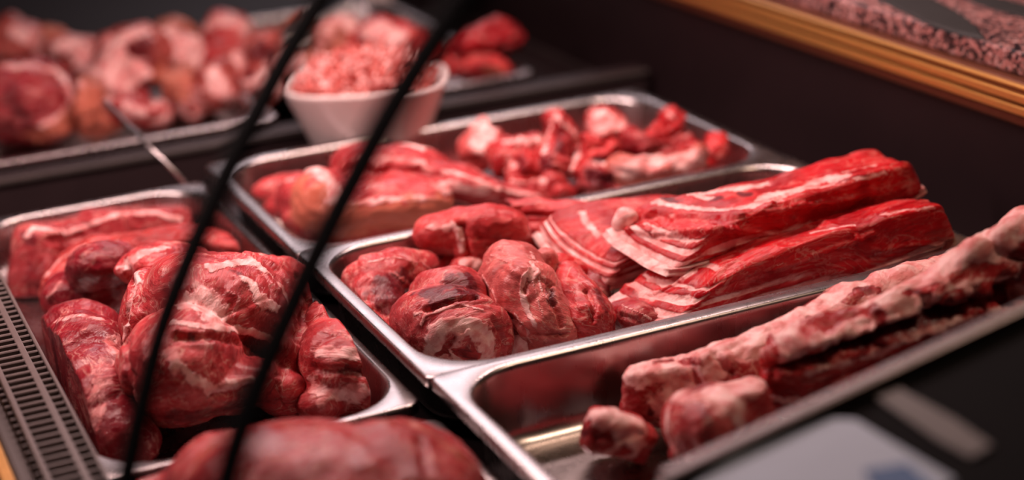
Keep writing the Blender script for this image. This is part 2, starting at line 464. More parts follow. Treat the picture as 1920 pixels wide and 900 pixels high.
RED = (0.58, 0.036, 0.040); PINK = (0.68, 0.090, 0.088); MAROON = (0.32, 0.020, 0.030); DEEP = (0.40, 0.012, 0.020); ORANGE = (0.66, 0.14, 0.09); BRIGHT = (0.66, 0.020, 0.026)
_mc = [0]
def meat(name, label, cat, blobs, vox=0.0022, smooth=8, lumps=((20, 0.0042), (50, 0.0016), (140, 0.0005)), strokes=(), fib=(1, 0, 0),
         color=RED, marb=0.6, fat0=0.0, bund=0.0022, crease=0.0013, grow_=1.10, floor=-0.062, inpan=None, group=None, ridged=0.0, extra_fn=None, parent=None, dark0=0.0, kind=None):
    _mc[0] += 1; seed = _mc[0] * 3
    iv, ifc = ico(); n = len(iv)
    ivb = iv * 0.90 / ((np.abs(iv) ** 5).sum(1) ** 0.2)[:, None]
    V = np.concatenate([c + grow_ * ((ivb if bx else iv)[:, :1] * a + (ivb if bx else iv)[:, 1:2] * b + (ivb if bx else iv)[:, 2:] * d) for (c, a, b, d, bx) in blobs])
    Fc = []
    for k in range(len(blobs)): Fc += [tuple(i + k * n for i in f) for f in ifc]
    me = bpy.data.meshes.new('tmp'); me.from_pydata(V.tolist(), [], Fc)
    ob = bpy.data.objects.new('tmp', me); COL.objects.link(ob)
    rm = ob.modifiers.new('r', 'REMESH'); rm.mode = 'VOXEL'; rm.voxel_size = vox
    sm = ob.modifiers.new('s', 'SMOOTH'); sm.factor = 0.5; sm.iterations = smooth
    dg = bpy.context.evaluated_depsgraph_get(); ev = ob.evaluated_get(dg); m2 = ev.to_mesh()
    nv = len(m2.vertices); V = np.empty(nv * 3); m2.vertices.foreach_get('co', V); V = V.reshape(-1, 3)
    N = np.empty(nv * 3); m2.vertex_normals.foreach_get('vector', N); N = N.reshape(-1, 3)
    faces = [tuple(p.vertices) for p in m2.polygons]
    ev.to_mesh_clear(); bpy.data.objects.remove(ob); bpy.data.meshes.remove(me)
    disp = 0
    for sc, amp in lumps: disp = disp + fbm(V * sc, 2, seed) * amp
    if ridged: disp = disp - np.clip(0.14 - np.abs(fbm(V * 18, 2, seed + 40)), 0, 1) / 0.14 * ridged
    d0 = np.asarray(fib, float); d0 = d0 / np.linalg.norm(d0); e2 = np.cross([0.05, 0.1, 1.0], d0); e2 /= np.linalg.norm(e2); e3 = np.cross(d0, e2)
    q = np.stack([V @ d0, V @ e2, V @ e3], 1); q = q + np.stack([fbm(V * 14 + 4.4 * k, 2, seed + 30 + k) for k in range(3)], 1) * 0.02
    disp = disp + fbm(q * np.array([13, 46, 46]), 2, seed + 50) * bund + fbm(q * np.array([40, 150, 150]), 2, seed + 51) * bund * 0.3
    disp = disp - np.clip(0.12 - np.abs(fbm(q * np.array([9, 26, 26]), 2, seed + 52)), 0, 1) / 0.12 * crease
    V = V + N * np.asarray(disp)[:, None]
    fz = Z0 + floor
    low = V[:, 2] < fz; V[low, 2] = fz + (V[low, 2] - fz) * 0.02
    if inpan is not None:
        lo = V[:, 2] < Z0 + 0.012
        V[lo, 0] = np.clip(V[lo, 0], inpan[0], inpan[1]); V[lo, 1] = np.clip(V[lo, 1], inpan[2], inpan[3])
    ex = extra_fn(V, N) if extra_fn else None
    return finish(name, V, faces, N, label, cat, group, color, strokes, fib, marb, fat0, seed=seed, extra=ex, parent=parent, dark0=dark0, kind=kind)

IN_A = (0.182, 0.390, 1.150, 1.752); IN_A2 = (0.182, 0.390, 0.52, 1.082)
IN_B = (RAILX + 0.019, RAILX + 0.511, 1.458, 1.746)
IN_C = (RAILX + 0.019, RAILX + 0.511, 1.138, 1.423)
IN_D = (RAILX + 0.019, RAILX + 0.511, 0.816, 1.100)
GC = 'pork pieces in the middle pan'
RAILDIR = (0.05, 1, 0)

# ---- middle pan: rolls and loose pieces
meat('pork_fillet', 'dark-streaked pork fillet at the left end of the middle pan', 'meat',
     CH([(790, 505, -0.018, 30), (745, 517, -0.012, 44), (700, 545, -0.018, 54), (705, 590, -0.026, 50), (728, 622, -0.036, 36)]),
     0.0018, strokes=[('dark', 22, [(755, 520), (720, 530), (700, 545), (740, 575), (765, 560)]), ('dark', 18, [(735, 545), (760, 590)]),
                      ('fat', 4, [(690, 492), (740, 482), (790, 492), (812, 512)], 0.7), ('groove', 10, [(770, 500), (760, 540), (772, 575)], 0.5),
                      ('fat', 5, [(735, 512), (765, 530)], 0.6), ('fat', 4, [(700, 620), (730, 640)], .6)],
     fib=(0.5, 1, 0), color=(0.56, 0.055, 0.060), marb=1.0, grow_=1.17, inpan=IN_C, group=GC)
meat('rolled_pork', 'rolled pork shank end with a pale fatty core facing out', 'meat',
     [B(845, 552, -0.010, 66, 44, 0, 0.035), B(850, 615, -0.020, 100, 66, 8, 0.045), B(905, 640, -0.028, 52, 46, 20), B(795, 640, -0.03, 46, 40)],
     0.0017, strokes=[('fat', 20, [(815, 625), (840, 615), (880, 618), (905, 640), (912, 665), (900, 680)]), ('fat', 15, [(815, 640), (808, 668), (830, 676)]),
                      ('fat', 9, [(860, 630), (850, 655), (855, 675)]), ('lean', 17, [(868, 660), (880, 678)]), ('dark', 14, [(868, 660), (882, 676)], 0.7),
                      ('lean', 5, [(840, 645), (850, 635)]), ('groove', 5, [(842, 642), (852, 634)], .6),
                      ('dark', 24, [(800, 548), (830, 535), (870, 530), (890, 545)]), ('dark', 16, [(815, 565), (850, 550), (890, 548)]),
                      ('groove', 7, [(800, 578), (850, 562), (895, 556)], 0.8), ('fat', 4, [(778, 590), (800, 582), (790, 610)], 0.8), ('fat', 4, [(800, 590), (860, 572), (905, 580)], 0.7),
                      ('groove', 6, [(925, 600), (945, 640), (940, 680)], 0.5), ('ridge', 12, [(850, 640), (880, 632), (900, 655)], .5)],
     fib=(1, 0.2, 0), color=(0.56, 0.055, 0.060), marb=1.0, grow_=1.17, inpan=IN_C, group=GC)
meat('pork_cut', 'pink pork cut with white membrane in the centre of the middle pan', 'meat',
     CH([(962, 515, 0.0, 56), (985, 550, -0.005, 60), (1015, 595, -0.02, 50), (1040, 628, -0.032, 36)]) + [B(1020, 505, 0.0, 30, 36, 20), B(1035, 640, -0.038, 44, 16, -15)],
     0.0016, strokes=[('fat', 6, [(998, 475), (1005, 495), (985, 520), (978, 550), (990, 590), (1005, 610)], 0.9), ('fat', 4, [(905, 520), (925, 550), (940, 590), (970, 620)], 0.7),
                      ('fat', 3, [(990, 500), (1010, 520), (1020, 560)], 0.7), ('fat', 3, [(1000, 530), (1012, 580), (1030, 620)], 0.6), ('fat', 3, [(920, 480), (950, 490), (960, 510)], 0.6),
                      ('fat', 7, [(1000, 492), (1010, 510), (998, 522)], 0.8), ('fat', 5, [(1020, 520), (1035, 540), (1030, 560)], .7),
                      ('groove', 6, [(1030, 530), (1038, 560), (1052, 610)], 0.9), ('groove', 7, [(1005, 490), (995, 520), (985, 545)], .4), ('fat', 4, [(965, 590), (985, 620), (995, 640)], .8),
                      ('groove', 5, [(930, 575), (990, 625), (1060, 625)], .6), ('dark', 10, [(1034, 545), (1038, 565)])],
     fib=(0.6, -1, 0), color=(0.74, 0.15, 0.14), marb=1.0, grow_=1.15, inpan=IN_C, group=GC)
meat('pork_strip', 'red pork strip lying beside the pink membrane cut', 'meat',
     CH([(1065, 520, -0.008, 26), (1090, 560, -0.014, 38), (1108, 600, -0.026, 46), (1112, 618, -0.034, 40)]),
     0.0018, strokes=[('fat', 3, [(1060, 545), (1078, 545), (1085, 580)], .6), ('groove', 6, [(1100, 545), (1112, 570), (1108, 600)], .6), ('fat', 3, [(1095, 570), (1110, 590)], .5), ('dark', 10, [(1120, 545), (1135, 580)], .7)],
     fib=(0.3, -1, 0), color=RED, marb=0.7, grow_=1.17, inpan=IN_C, group=GC)
meat('pork_piece', 'small bright red pork piece tucked under the belly stack edge', 'meat',
     [B(1048, 493, -0.008, 34, 24, 20), B(1075, 505, -0.016, 26, 22, 10)], 0.0018, strokes=[('fat', 4, [(1030, 490), (1060, 500)], .7)], fib=(1, 0, 0), color=BRIGHT, inpan=IN_C, group=GC)
meat('pork_cut', 'smooth pork cut with a pale notch behind the pink membrane cut', 'meat',
     CH([(812, 442, 0.0, 36), (860, 430, 0.006, 40), (915, 425, 0.008, 42), (955, 428, 0.004, 34)]) + [B(890, 462, -0.008, 40, 32, 10)],
     0.0018, strokes=[('fat', 9, [(835, 425), (850, 420), (862, 440), (865, 470)], .9), ('fat', 6, [(800, 428), (835, 425)], .7), ('fat', 4, [(915, 465), (930, 480)], .8),
                      ('groove', 8, [(868, 425), (875, 450), (880, 485)], .7), ('ridge', 14, [(900, 412), (950, 415)], .5), ('dark', 12, [(935, 450), (960, 445)], .5), ('groove', 6, [(900, 445), (950, 450)], .4)],
     fib=(1, 0.1, 0), color=(0.66, 0.060, 0.062), marb=0.5, inpan=IN_C, group=GC)
meat('pork_cut', 'long smooth pork cut along the back wall of the middle pan', 'meat',
     CH([(925, 402, -0.002, 24), (990, 400, 0.0, 27), (1060, 404, -0.004, 28), (1120, 410, -0.01, 26)]), 0.002,
     strokes=[('groove', 5, [(940, 410), (1000, 402), (1070, 405)], .6), ('fat', 4, [(930, 392), (1000, 385)], .4)], fib=(1, 0, 0), color=(0.62, 0.06, 0.0672), marb=.5, inpan=IN_C, group=GC)
meat('pork_cut', 'red pork cut wedged between the smooth cut and the belly rind', 'meat',
     CH([(985, 452, -0.018, 28), (1045, 446, -0.018, 32)]), 0.002,
     strokes=[('fat', 4, [(970, 440), (1000, 432)], .5), ('groove', 6, [(1000, 440), (1030, 455)], .5)], fib=(1, 0.4, 0), color=(0.56, 0.035, 0.0392), inpan=IN_C, group=GC)
meat('pork_chunk', 'small purple-red pork chunk at the near rim below the belly', 'meat',
     [B(1195, 596, -0.036, 58, 32, 12, .03), B(1170, 580, -0.036, 28, 26)], 0.0018, strokes=[('fat', 3, [(1165, 572), (1195, 585), (1225, 600)], .8), ('groove', 5, [(1165, 590), (1200, 605)], .5)], fib=(1, .4, 0), color=DEEP, inpan=IN_C, group=GC)
meat('fat_trimming', 'pale fat trimming between the rolled shank and the pink cut', 'meat',
     [B(973, 645, -0.042, 26, 30, 20)], 0.002, fat0=1.0, strokes=[('fat', 40, [(973, 645)], .95)], color=PINK, inpan=IN_C, group=GC)
meat('fat_trimming', 'pale mauve trimming under the leftmost belly rind', 'meat',
     [B(1118, 545, -0.034, 34, 28, 40)], 0.002, strokes=[('fat', 10, [(1095, 530), (1120, 548), (1140, 560)], .8)], color=MAROON, inpan=IN_C, group=GC)
meat('fat_trimming', 'pale fat nub behind the rolled shank in the middle pan', 'meat',
     [B(876, 500, -0.022, 34, 20, 0), B(838, 498, -0.03, 26, 18)], 0.002, strokes=[('fat', 14, [(870, 495), (895, 500)], .9), ('lean', 12, [(840, 498)])], color=BRIGHT, inpan=IN_C, group=GC)

# ---- belly slabs: layered meat with the rind below
def slab(label, nb, wid, hgt, color, strokes, seed, tilt=0.15, curl=0.02, nS=150, topw=0.006, slant=0.045, sag=0.012, farh=0.4, right=0.02, knob=None):
    """nb: near-bottom edge as (px, py, z); wid, hgt at those stations"""
    pts = np.array([P(*q) for q in nb])
    seg = np.r_[0, np.cumsum(np.linalg.norm(np.diff(pts, axis=0), axis=1))]; L = seg[-1]
    def ip(vals, s): return np.interp(s, seg, vals)
    def pos(s, a, b):
        c = np.stack([ip(pts[:, j], s) for j in range(3)], -1); c[..., 0] += np.minimum(s, 0) + np.maximum(s - L, 0)
        w = ip(wid, s); h = ip(hgt, s)
        aa = (a - 0.5) * 2; bb = (b - 0.5) * 2
        rr = np.maximum(np.abs(aa), np.abs(bb)); q = (np.abs(aa) ** 7 + np.abs(bb) ** 7) ** (1 / 7.0); f = np.where(rr > 1e-6, rr / np.maximum(q, 1e-6), 1)
        a2 = aa * f / 2 + 0.5; b2 = bb * f / 2 + 0.5
        e = np.clip(np.minimum(s, L - s) / 0.025, 0, 1); t = 0.88 + 0.12 * np.sqrt(1 - (1 - e) ** 2)
        a2 = 0.5 + (a2 - 0.5) * t; b2 = 0.2 + (b2 - 0.2) * t
        off_v = a2 * w; off_z = b2 * h * (1 - farh * np.clip(a2, 0, 1)) + tilt * a2 * w * 0.3 + curl * np.abs(a2) ** 2.5
        le = np.clip(1 - s / 0.07, 0, 1); re_ = np.clip(1 - (L - s) / 0.05, 0, 1)
        drop = -sag * le ** 2 * (0.4 + 0.6 * b2)
        off_x = -slant * le * (1 - b2) - 0.5 * slant * le * a2 + right * re_ * (1 - b2)
        return np.stack([c[..., 0] + off_x, c[..., 1] + off_v, c[..., 2] + off_z + drop], -1)
    def loft(nS, prof, s0, s1, rings):
        n = len(prof); S = np.linspace(s0, s1, nS); V = []; lay = []; sid = []; ac = []; faces = []
        for s in S:
            V.append(pos(np.full(n, s), prof[:, 0], prof[:, 1])); lay.append(prof[:, 1]); sid.append(np.full(n, s)); ac.append(prof[:, 0])
        for i in range(nS - 1):
            for j in range(n):
                j2 = (j + 1) % n; faces.append((i * n + j, i * n + j2, (i + 1) * n + j2, (i + 1) * n + j))
        cnt = nS * n; m0 = prof.mean(0)
        for end in (0, 1):
            prev = [(0 if end == 0 else (nS - 1) * n) + j for j in range(n)]
            for r in range(1, rings + 1):
                f = 1 - r / (rings + 0.5); q = m0 + (prof - m0) * f; sv = S[0] if end == 0 else S[-1]
                p = pos(np.full(n, sv), q[:, 0], q[:, 1]); p[:, 0] += 0.005 * (1 - f ** 2) * (-1 if end == 0 else 1)
                V.append(p); lay.append(q[:, 1]); sid.append(np.full(n, sv)); ac.append(q[:, 0])
                cur = [cnt + j for j in range(n)]; cnt += n
                for j in range(n):
                    j2 = (j + 1) % n; fq = (prev[j], prev[j2], cur[j2], cur[j]); faces.append(fq if end == 1 else fq[::-1])
                prev = cur
            faces.append(tuple(prev) if end == 1 else tuple(prev[::-1]))
        V = np.concatenate(V)
        me = bpy.data.meshes.new('t'); me.from_pydata(V.tolist(), [], faces); me.update()
        N = np.empty(len(V) * 3); me.vertex_normals.foreach_get('vector', N); N = N.reshape(-1, 3); bpy.data.meshes.remove(me)
        return V, N, faces, np.concatenate(lay), np.concatenate(sid), np.concatenate(ac)
    def loop(a0, a1, b0, b1, nW, nH):
        pr = [(a0, b0 + (b1 - b0) * i / nH) for i in range(nH)] + [(a0 + (a1 - a0) * i / nW, b1) for i in range(nW)]
        pr += [(a1, b1 + (b0 - b1) * i / nH) for i in range(nH)] + [(a1 + (a0 - a1) * i / nW, b0) for i in range(nW)]
        return np.array(pr)
    V, N, faces, lay, sid, ac = loft(nS, loop(0, 1, 0, 1, 36, 30), 0, L, 16)
    T = V - pts[0]
    warp = fbm(T * np.array([8, 14, 12]), 3, seed) * 0.17 + fbm(T * np.array([22, 45, 45]), 2, seed + 4) * 0.06
    ly = lay + warp * np.clip(lay * 5, 0, 1) * np.clip((1.05 - lay) * 4, 0, 1)
    left = np.clip(1 - sid / (0.55 * L), 0, 1)
    ex = np.zeros((len(V), 3))
    for (a, b, st, stl) in ((-0.1, 0.16, .7, 1.0), (0.27, 0.40, 0.38, 0.95), (0.54, 0.62, 0.35, 0.85), (0.76, 0.82, 0.4, 0.6)):
        mid, hw = (a + b) / 2, (b - a) / 2
        thick = hw * (1 + 0.8 * fbm(T * np.array([12, 30, 20]), 2, seed + int(a * 50)))
        fade = np.clip(0.8 + 1.0 * fbm(T * np.array([14, 20, 30]), 2, seed + 90 + int(a * 50)), 0.3, 1)
        ex[:, 0] = np.maximum(ex[:, 0], (st + (stl - st) * left) * fade * smooth01(thick + 0.03 - np.abs(ly - mid), 0.0, 0.07))
    cap = smooth01(0.012 - sid, 0.0, 0.012); le_ = lay + warp * 0.5
    cf = np.maximum.reduce([1.0 * smooth01(0.30 - le_, -0.03, 0.03), 0.95 * smooth01(0.085 - np.abs(le_ - 0.53), -0.02, 0.03), 0.85 * smooth01(0.05 - np.abs(le_ - 0.80), -0.02, 0.03)])
    ex[:, 0] = ex[:, 0] * (1 - cap) + cf * cap
    up_ = np.clip(N[:, 2], 0, 1)
    disp = fbm(V * 26, 2, seed + 1) * 0.0028 + fbm(V * np.array([34, 70, 70]), 2, seed + 2) * 0.0014 + (ex[:, 0] - 0.4) * 0.0012 * (1 - up_)
    disp += up_ * fbm(V * np.array([15, 26, 20]), 3, seed + 6) * topw
    disp -= (1 - up_) * np.clip(0.10 - np.abs(fbm(T * np.array([7, 24, 30]), 2, seed + 8)), 0, 1) / 0.10 * 0.0022
    V = V + N * disp[:, None]
    kbvh = BVHTree.FromPolygons([tuple(v) for v in V], faces)
    t = empty('pork_belly', pts.mean(0)); tag(t, label, 'meat', 'pork belly slabs stacked in the middle pan')
    finish('meat_layers', V, faces, N, None, None, None, color, strokes, (1, 0.02, 0.05), 0.5, 0.0, extra=ex, fibwarp=0.01, seed=seed, parent=t)
    V, N, faces, lay, sid, ac = loft(90, loop(-0.025, 1.02, -0.13, 0.08, 30, 4), -0.005, L + 0.002, 4)
    V = V + N * (fbm(V * 40, 2, seed + 11) * 0.0016)[:, None]
    ex = np.zeros((len(V), 3)); ex[:, 0] = 0.95 + 0.15 * fbm(V * 60, 2, seed + 12)
    finish('rind', V, faces, N, None, None, None, (0.7, 0.25, 0.2), [], (1, 0, 0), 0.2, 0.0, extra=ex, seed=seed + 1, parent=t)
    if knob:
        kb = []
        for (x, y, rx, ry) in knob:
            h = surf_hits(kbvh, [(x, y)])
            if h: m = pxm(h[0]); kb.append((h[0], _rt * rx * m, _up * ry * m, _fw * min(rx, ry) * m * 0.9, 0))
        meat('fat_knob', None, None, kb, 0.0016, fat0=0, extra_fn=lambda V, N: np.tile([1.0, 0, 0], (len(V), 1)), color=PINK, marb=.2, parent=t, floor=-0.06, crease=.0015)

slab('leftmost belly slab, its curved pale rind hanging over the fillets',
     [(1172, 527, -0.024), (1220, 516, -0.024), (1280, 500, -0.024), (1360, 480, -0.024)], [0.125, 0.12, 0.10, 0.08], [0.036, 0.036, 0.030, 0.026], (0.50, 0.025, 0.028),
     [('fat', 9, [(1090, 400), (1105, 420), (1120, 440)], .8), ('lean', 10, [(1075, 410), (1100, 450)])], 101, curl=0.020, tilt=.1, slant=0.02, farh=.45)
slab('topmost belly slab with a white knob of fat at its left end',
     [(1335, 492, 0.004), (1365, 485, 0.004), (1420, 471, 0.004), (1500, 450, 0.007), (1600, 416, 0.012), (1705, 368, 0.020)], [0.105, 0.095, 0.08, 0.072, 0.066, 0.06], [0.043, 0.043, 0.041, 0.041, 0.041, 0.033],
     (0.60, 0.012, 0.018),
     [('fat', 9, [(1215, 372), (1260, 383), (1320, 390), (1370, 392), (1420, 382), (1470, 368)], 1), ('fat', 9, [(1230, 362), (1290, 362), (1330, 370)], .9),
      ('fat', 8, [(1320, 362), (1360, 355), (1400, 352), (1440, 345)], .95), ('fat', 20, [(1430, 372), (1470, 362), (1520, 345), (1580, 328)], .9), ('fat', 14, [(1300, 360), (1340, 358)], .8), ('fat', 7, [(1540, 350), (1600, 338), (1660, 325)], .7), ('fat', 7, [(1580, 322), (1640, 310)], .7),
      ('fat', 9, [(1225, 402), (1262, 405)], .8), ('dark', 11, [(1330, 370), (1352, 374)], .9), ('dark', 11, [(1388, 362), (1402, 366)], .9), ('dark', 9, [(1240, 368), (1270, 378)], .9),
      ('lean', 15, [(1190, 405), (1240, 412), (1300, 412), (1385, 410)]), ('ridge', 14, [(1190, 405), (1250, 412), (1320, 410), (1388, 410)], .7), ('groove', 8, [(1180, 432), (1260, 438), (1385, 430)], .8),
      ('fat', 10, [(1230, 440), (1270, 445), (1290, 455)], .7), ('groove', 6, [(1440, 398), (1540, 380), (1640, 362)], .6), ('lean', 12, [(1540, 362), (1620, 350), (1690, 338)]), ('dark', 8, [(1560, 340), (1620, 330)], .6)], 131, curl=0.012, tilt=0.1, slant=0.034,
     knob=[(1168, 398, 26, 30), (1176, 412, 24, 24), (1168, 420, 20, 18), (1188, 392, 18, 18)])
slab('front belly slab lying along the near rim, glossy red top',
     [(1362, 581, -0.026), (1400, 572, -0.026), (1460, 558, -0.024), (1560, 533, -0.020), (1660, 506, -0.014), (1765, 466, -0.004)], [0.078, 0.074, 0.066, 0.062, 0.058, 0.05], [0.042, 0.044, 0.043, 0.046, 0.049, 0.045],
     (0.62, 0.008, 0.014),
     [('lean', 18, [(1330, 500), (1420, 505), (1500, 480), (1580, 448), (1650, 415)]), ('fat', 8, [(1285, 486), (1310, 495), (1350, 502)], .9), ('fat', 5, [(1520, 436), (1570, 425), (1600, 422)], .8),
      ('fat', 9, [(1220, 524), (1250, 530), (1280, 518), (1300, 508)], .85), ('fat', 8, [(1650, 402), (1700, 392), (1750, 388)], .7), ('groove', 6, [(1450, 505), (1540, 475), (1640, 435)], .5), ('fat', 10, [(1200, 548), (1240, 560), (1290, 555)], .7)], 171, curl=0.004, tilt=0.05, slant=0.055, farh=.3)

# ---- pan with the ham and the bones
GB = 'pieces in the ham and bone pan'
meat('ham', 'skin-on pork ham with orange rind facing the front of its pan', 'meat',
     [B(690, 392, -0.022, 150, 58, -6, 0.05), B(600, 385, -0.018, 58, 66, 0, 0.05), B(745, 325, -0.004, 120, 52, 8, 0.05), B(870, 345, -0.012, 82, 34, 15, 0.04), B(960, 362, -0.022, 75, 17, 12), B(560, 372, -0.018, 44, 46, 22, .035)] + CH([(560, 355, -0.014, 30), (515, 356, -0.018, 22), (484, 358, -0.02, 9)]) + CH([(555, 395, -0.03, 26), (525, 392, -0.034, 20), (505, 388, -0.036, 10)]),
     0.0024, strokes=[('fat', 6, [(490, 352), (530, 340), (565, 335)], .6), ('skin', 38, [(580, 380), (585, 410), (620, 425), (700, 420), (760, 412)]), ('skin', 22, [(700, 405), (780, 400), (850, 388)]), ('skin', 26, [(560, 345), (560, 400)]),
                      ('fat', 20, [(585, 315), (608, 328), (620, 352), (630, 376)]), ('fat', 6, [(640, 383), (700, 375), (780, 372), (860, 380), (890, 388)]), ('fat', 10, [(760, 270), (840, 285), (900, 300), (935, 325)]),
                      ('fat', 12, [(690, 300), (740, 296), (790, 305)], .6), ('fat', 7, [(800, 318), (860, 325), (900, 340)], .8), ('fat', 12, [(690, 350), (740, 352)], .55), ('dark', 14, [(640, 320), (680, 340)], .4), ('fat', 12, [(820, 352), (870, 352), (910, 362)], .75), ('fat', 5, [(900, 345), (960, 358), (1010, 366)], .8),
                      ('groove', 8, [(660, 320), (740, 318), (830, 330)], .6), ('groove', 8, [(840, 300), (900, 320), (930, 345)], .6)],
     fib=(1, 0, 0), color=(0.58, 0.055, 0.0616), marb=.6, inpan=IN_B, group=GB)
def bone(label, pts, color, strokes=(), blobs=(), fat0=.4, **kw):
    color = tuple(c * k for c, k in zip(color, (0.86, 0.75, 0.75)))
    return meat('meaty_bone', label, 'meat', CH(pts) + list(blobs), 0.0024, strokes=strokes, color=color, fat0=fat0, inpan=IN_B, group=GB, smooth=2, grow_=1.30, crease=0.006, bund=0.005,
                lumps=((26, 0.010), (60, 0.006), (130, 0.002)), **kw)
bone('pale pointed fat wedge at the left of the bone heap', [(898, 220, 0.014, 6), (904, 245, 0.006, 18), (902, 280, -0.008, 24)], PINK, [('fat', 26, [(900, 232), (905, 270)], .95)], [B(903, 262, 0.0, 28, 26, 20, .014, 1)])
bone('meaty bone right of the pale fat wedge', [(950, 285, -0.006, 18), (990, 320, -0.014, 28)], RED, [('fat', 10, [(950, 265), (985, 268), (1015, 262)], .9), ('fat', 9, [(950, 300), (965, 312)], .8), ('dark', 12, [(975, 300), (985, 320)], .8)], [B(975, 290, -0.004, 40, 24, -12, .018, 1)])
bone('tall spiked rib bone in the middle of the heap', [(1043, 212, 0.020, 5), (1046, 238, 0.012, 12), (1050, 290, -0.004, 24), (1040, 322, -0.014, 30)], RED,
     [('fat', 6, [(1043, 215), (1030, 245), (1020, 285)], .95), ('fat', 6, [(1045, 218), (1065, 240), (1088, 268)], .95), ('dark', 14, [(1052, 250), (1055, 285)], .9), ('dark', 14, [(1030, 300), (1020, 330)], .8)], [B(1034, 268, 0.004, 11, 48, 16, .012, 1), B(1066, 256, 0.004, 11, 44, -36, .012, 1)], fat0=.2)
bone('cut bone with a round white marrow face', [(1128, 268, -0.006, 18)], BRIGHT, [('fat', 32, [(1122, 232), (1140, 237), (1158, 242)], 1)], [B(1140, 238, 0.006, 27, 19, 8, .016, 1)], fat0=0)
bone('bright red bone chunk below the white marrow bone', [(1100, 300, -0.010, 18), (1080, 320, -0.014, 18)], BRIGHT, [('fat', 8, [(1088, 268), (1078, 300), (1062, 332)], .9), ('lean', 12, [(1130, 275)])], [B(1118, 280, -0.006, 30, 20, 15, .018, 1)], fat0=.25)
bone('dark red chunk with a pale top edge at the front of the heap', [(1080, 338, -0.018, 18)], DEEP, [('fat', 6, [(1068, 308), (1100, 302), (1140, 308), (1162, 318)], .95), ('dark', 16, [(1110, 335), (1140, 340)], .9)], [B(1116, 334, -0.016, 36, 24, 6, .018, 1)], fat0=0)
bone('flat pale orange bone plate at the front of the heap', [(1180, 322, -0.016, 16)], ORANGE, [('fat', 26, [(1170, 318), (1200, 308), (1230, 302)], .9)], [B(1200, 318, -0.012, 44, 23, -12, .012, 1)], fat0=.2)
bone('flat pale bone plate nearest the right front rim', [(1260, 318, -0.016, 14)], ORANGE, [('fat', 18, [(1250, 312), (1280, 304), (1310, 296)], .9)], [B(1280, 308, -0.012, 42, 20, -18, .012, 1)], fat0=.2)
bone('upright red knuckle near the back right corner', [(1259, 212, 0.012, 12), (1252, 240, 0.002, 16), (1225, 265, -0.006, 20)], BRIGHT, [('fat', 9, [(1252, 212), (1265, 222)], .6)], fat0=.3)
bone('red knuckle at the far right of the heap', [(1345, 270, -0.004, 14), (1338, 292, -0.012, 18), (1300, 288, -0.014, 20)], BRIGHT, [('fat', 7, [(1342, 315), (1310, 320)], .8)], fat0=.2)
bone('dark red bone chunk behind the orange plates', [(1180, 262, -0.006, 20), (1215, 280, -0.012, 22), (1275, 276, -0.014, 20)], DEEP, fat0=.2)
bone('red scrap between the ham tail and the dark chunk', [(980, 347, -0.022, 18), (1030, 352, -0.022, 20), (1070, 362, -0.026, 14)], RED, [('fat', 6, [(960, 342), (1020, 340)], .7)], fat0=.3)
meat('pork_trimming', 'flat red trimming lying under the bone heap', 'meat', [W(1100, 322, -0.050, 0.15, 0.085, 0.014), W(950, 330, -0.050, 0.08, 0.07, 0.014), W(1240, 300, -0.050, 0.08, 0.07, 0.014)], 0.003, color=DEEP, fat0=.4, inpan=IN_B, group=GB)

# ---- rib pan
GD = 'rib pieces in the nearest right pan'
meat('rib_chunk', 'small sawn rib chunk alone at the left of the rib pan', 'meat',
     [B(1150, 812, -0.030, 60, 44, 14, 0.036, 1), B(1185, 828, -0.036, 44, 40, 25, .03, 1)], 0.0020, smooth=5, fat0=.35,
     strokes=[('fat', 30, [(1115, 785), (1150, 778), (1190, 790)], 1), ('fat', 16, [(1180, 810), (1205, 835)], .8), ('fat', 9, [(1150, 800), (1165, 830), (1140, 850)], .7), ('fat', 8, [(1105, 842), (1150, 866), (1190, 852)], .8), ('dark', 10, [(1092, 800), (1095, 815)], 1), ('groove', 8, [(1120, 815), (1160, 820), (1200, 810)], .6),
              ('lean', 12, [(1100, 800), (1105, 830)])],
     fib=(0, 1, 0), color=(0.5, 0.035, 0.0392), inpan=IN_D, group=GD)
def ribfat(V, N):
    ex = np.zeros((len(V), 3)); ex[:, 0] = smooth01(N[:, 2] + 1.1 * fbm(V * 30, 3, 77), 0.18, 0.75) * 0.95; ex[:, 1] = 0.6 * smooth01(fbm(V * 40, 2, 81), 0.15, 0.4)
    return ex
meat('rib_rack', 'long pale rib rack along the back wall of the rib pan', 'meat',
     CH([(1215, 738, -0.026, 54), (1300, 722, -0.022, 54), (1340, 710, -0.018, 58)], 1, 1) + CH([(1340, 708, -0.018, 58), (1420, 680, -0.012, 56), (1500, 640, -0.006, 54), (1600, 592, 0.004, 52), (1690, 550, 0.012, 46), (1790, 520, 0.012, 42)]) +
     [B(1610, 555, 0.016, 28, 18, -20), B(1690, 522, 0.022, 40, 18, -15), B(1310, 680, -0.008, 40, 20, 5), B(1470, 610, 0.008, 36, 18, -25)], 0.0022, smooth=4, lumps=((24, 0.006), (60, 0.0028), (150, 0.001)),
     extra_fn=ribfat, strokes=[('lean', 14, [(1590, 560), (1610, 545), (1640, 540)]), ('lean', 9, [(1520, 600), (1540, 598)]), ('dark', 6, [(1210, 705), (1260, 690)], .7), ('lean', 8, [(1230, 680), (1300, 672), (1320, 690)]), ('dark', 9, [(1220, 770), (1250, 762)], .9),
                               ('lean', 12, [(1160, 725), (1190, 760), (1225, 785)]), ('fat', 14, [(1200, 720), (1260, 700), (1330, 690)], .9), ('groove', 8, [(1270, 668), (1300, 690), (1310, 720)], .8), ('groove', 8, [(1340, 660), (1370, 700)], .8), ('dark', 6, [(1690, 520), (1700, 525)], .8)],
     fib=(1, 0.3, 0), color=(0.48, 0.04, 0.0448), marb=1, inpan=IN_D, group=GD)
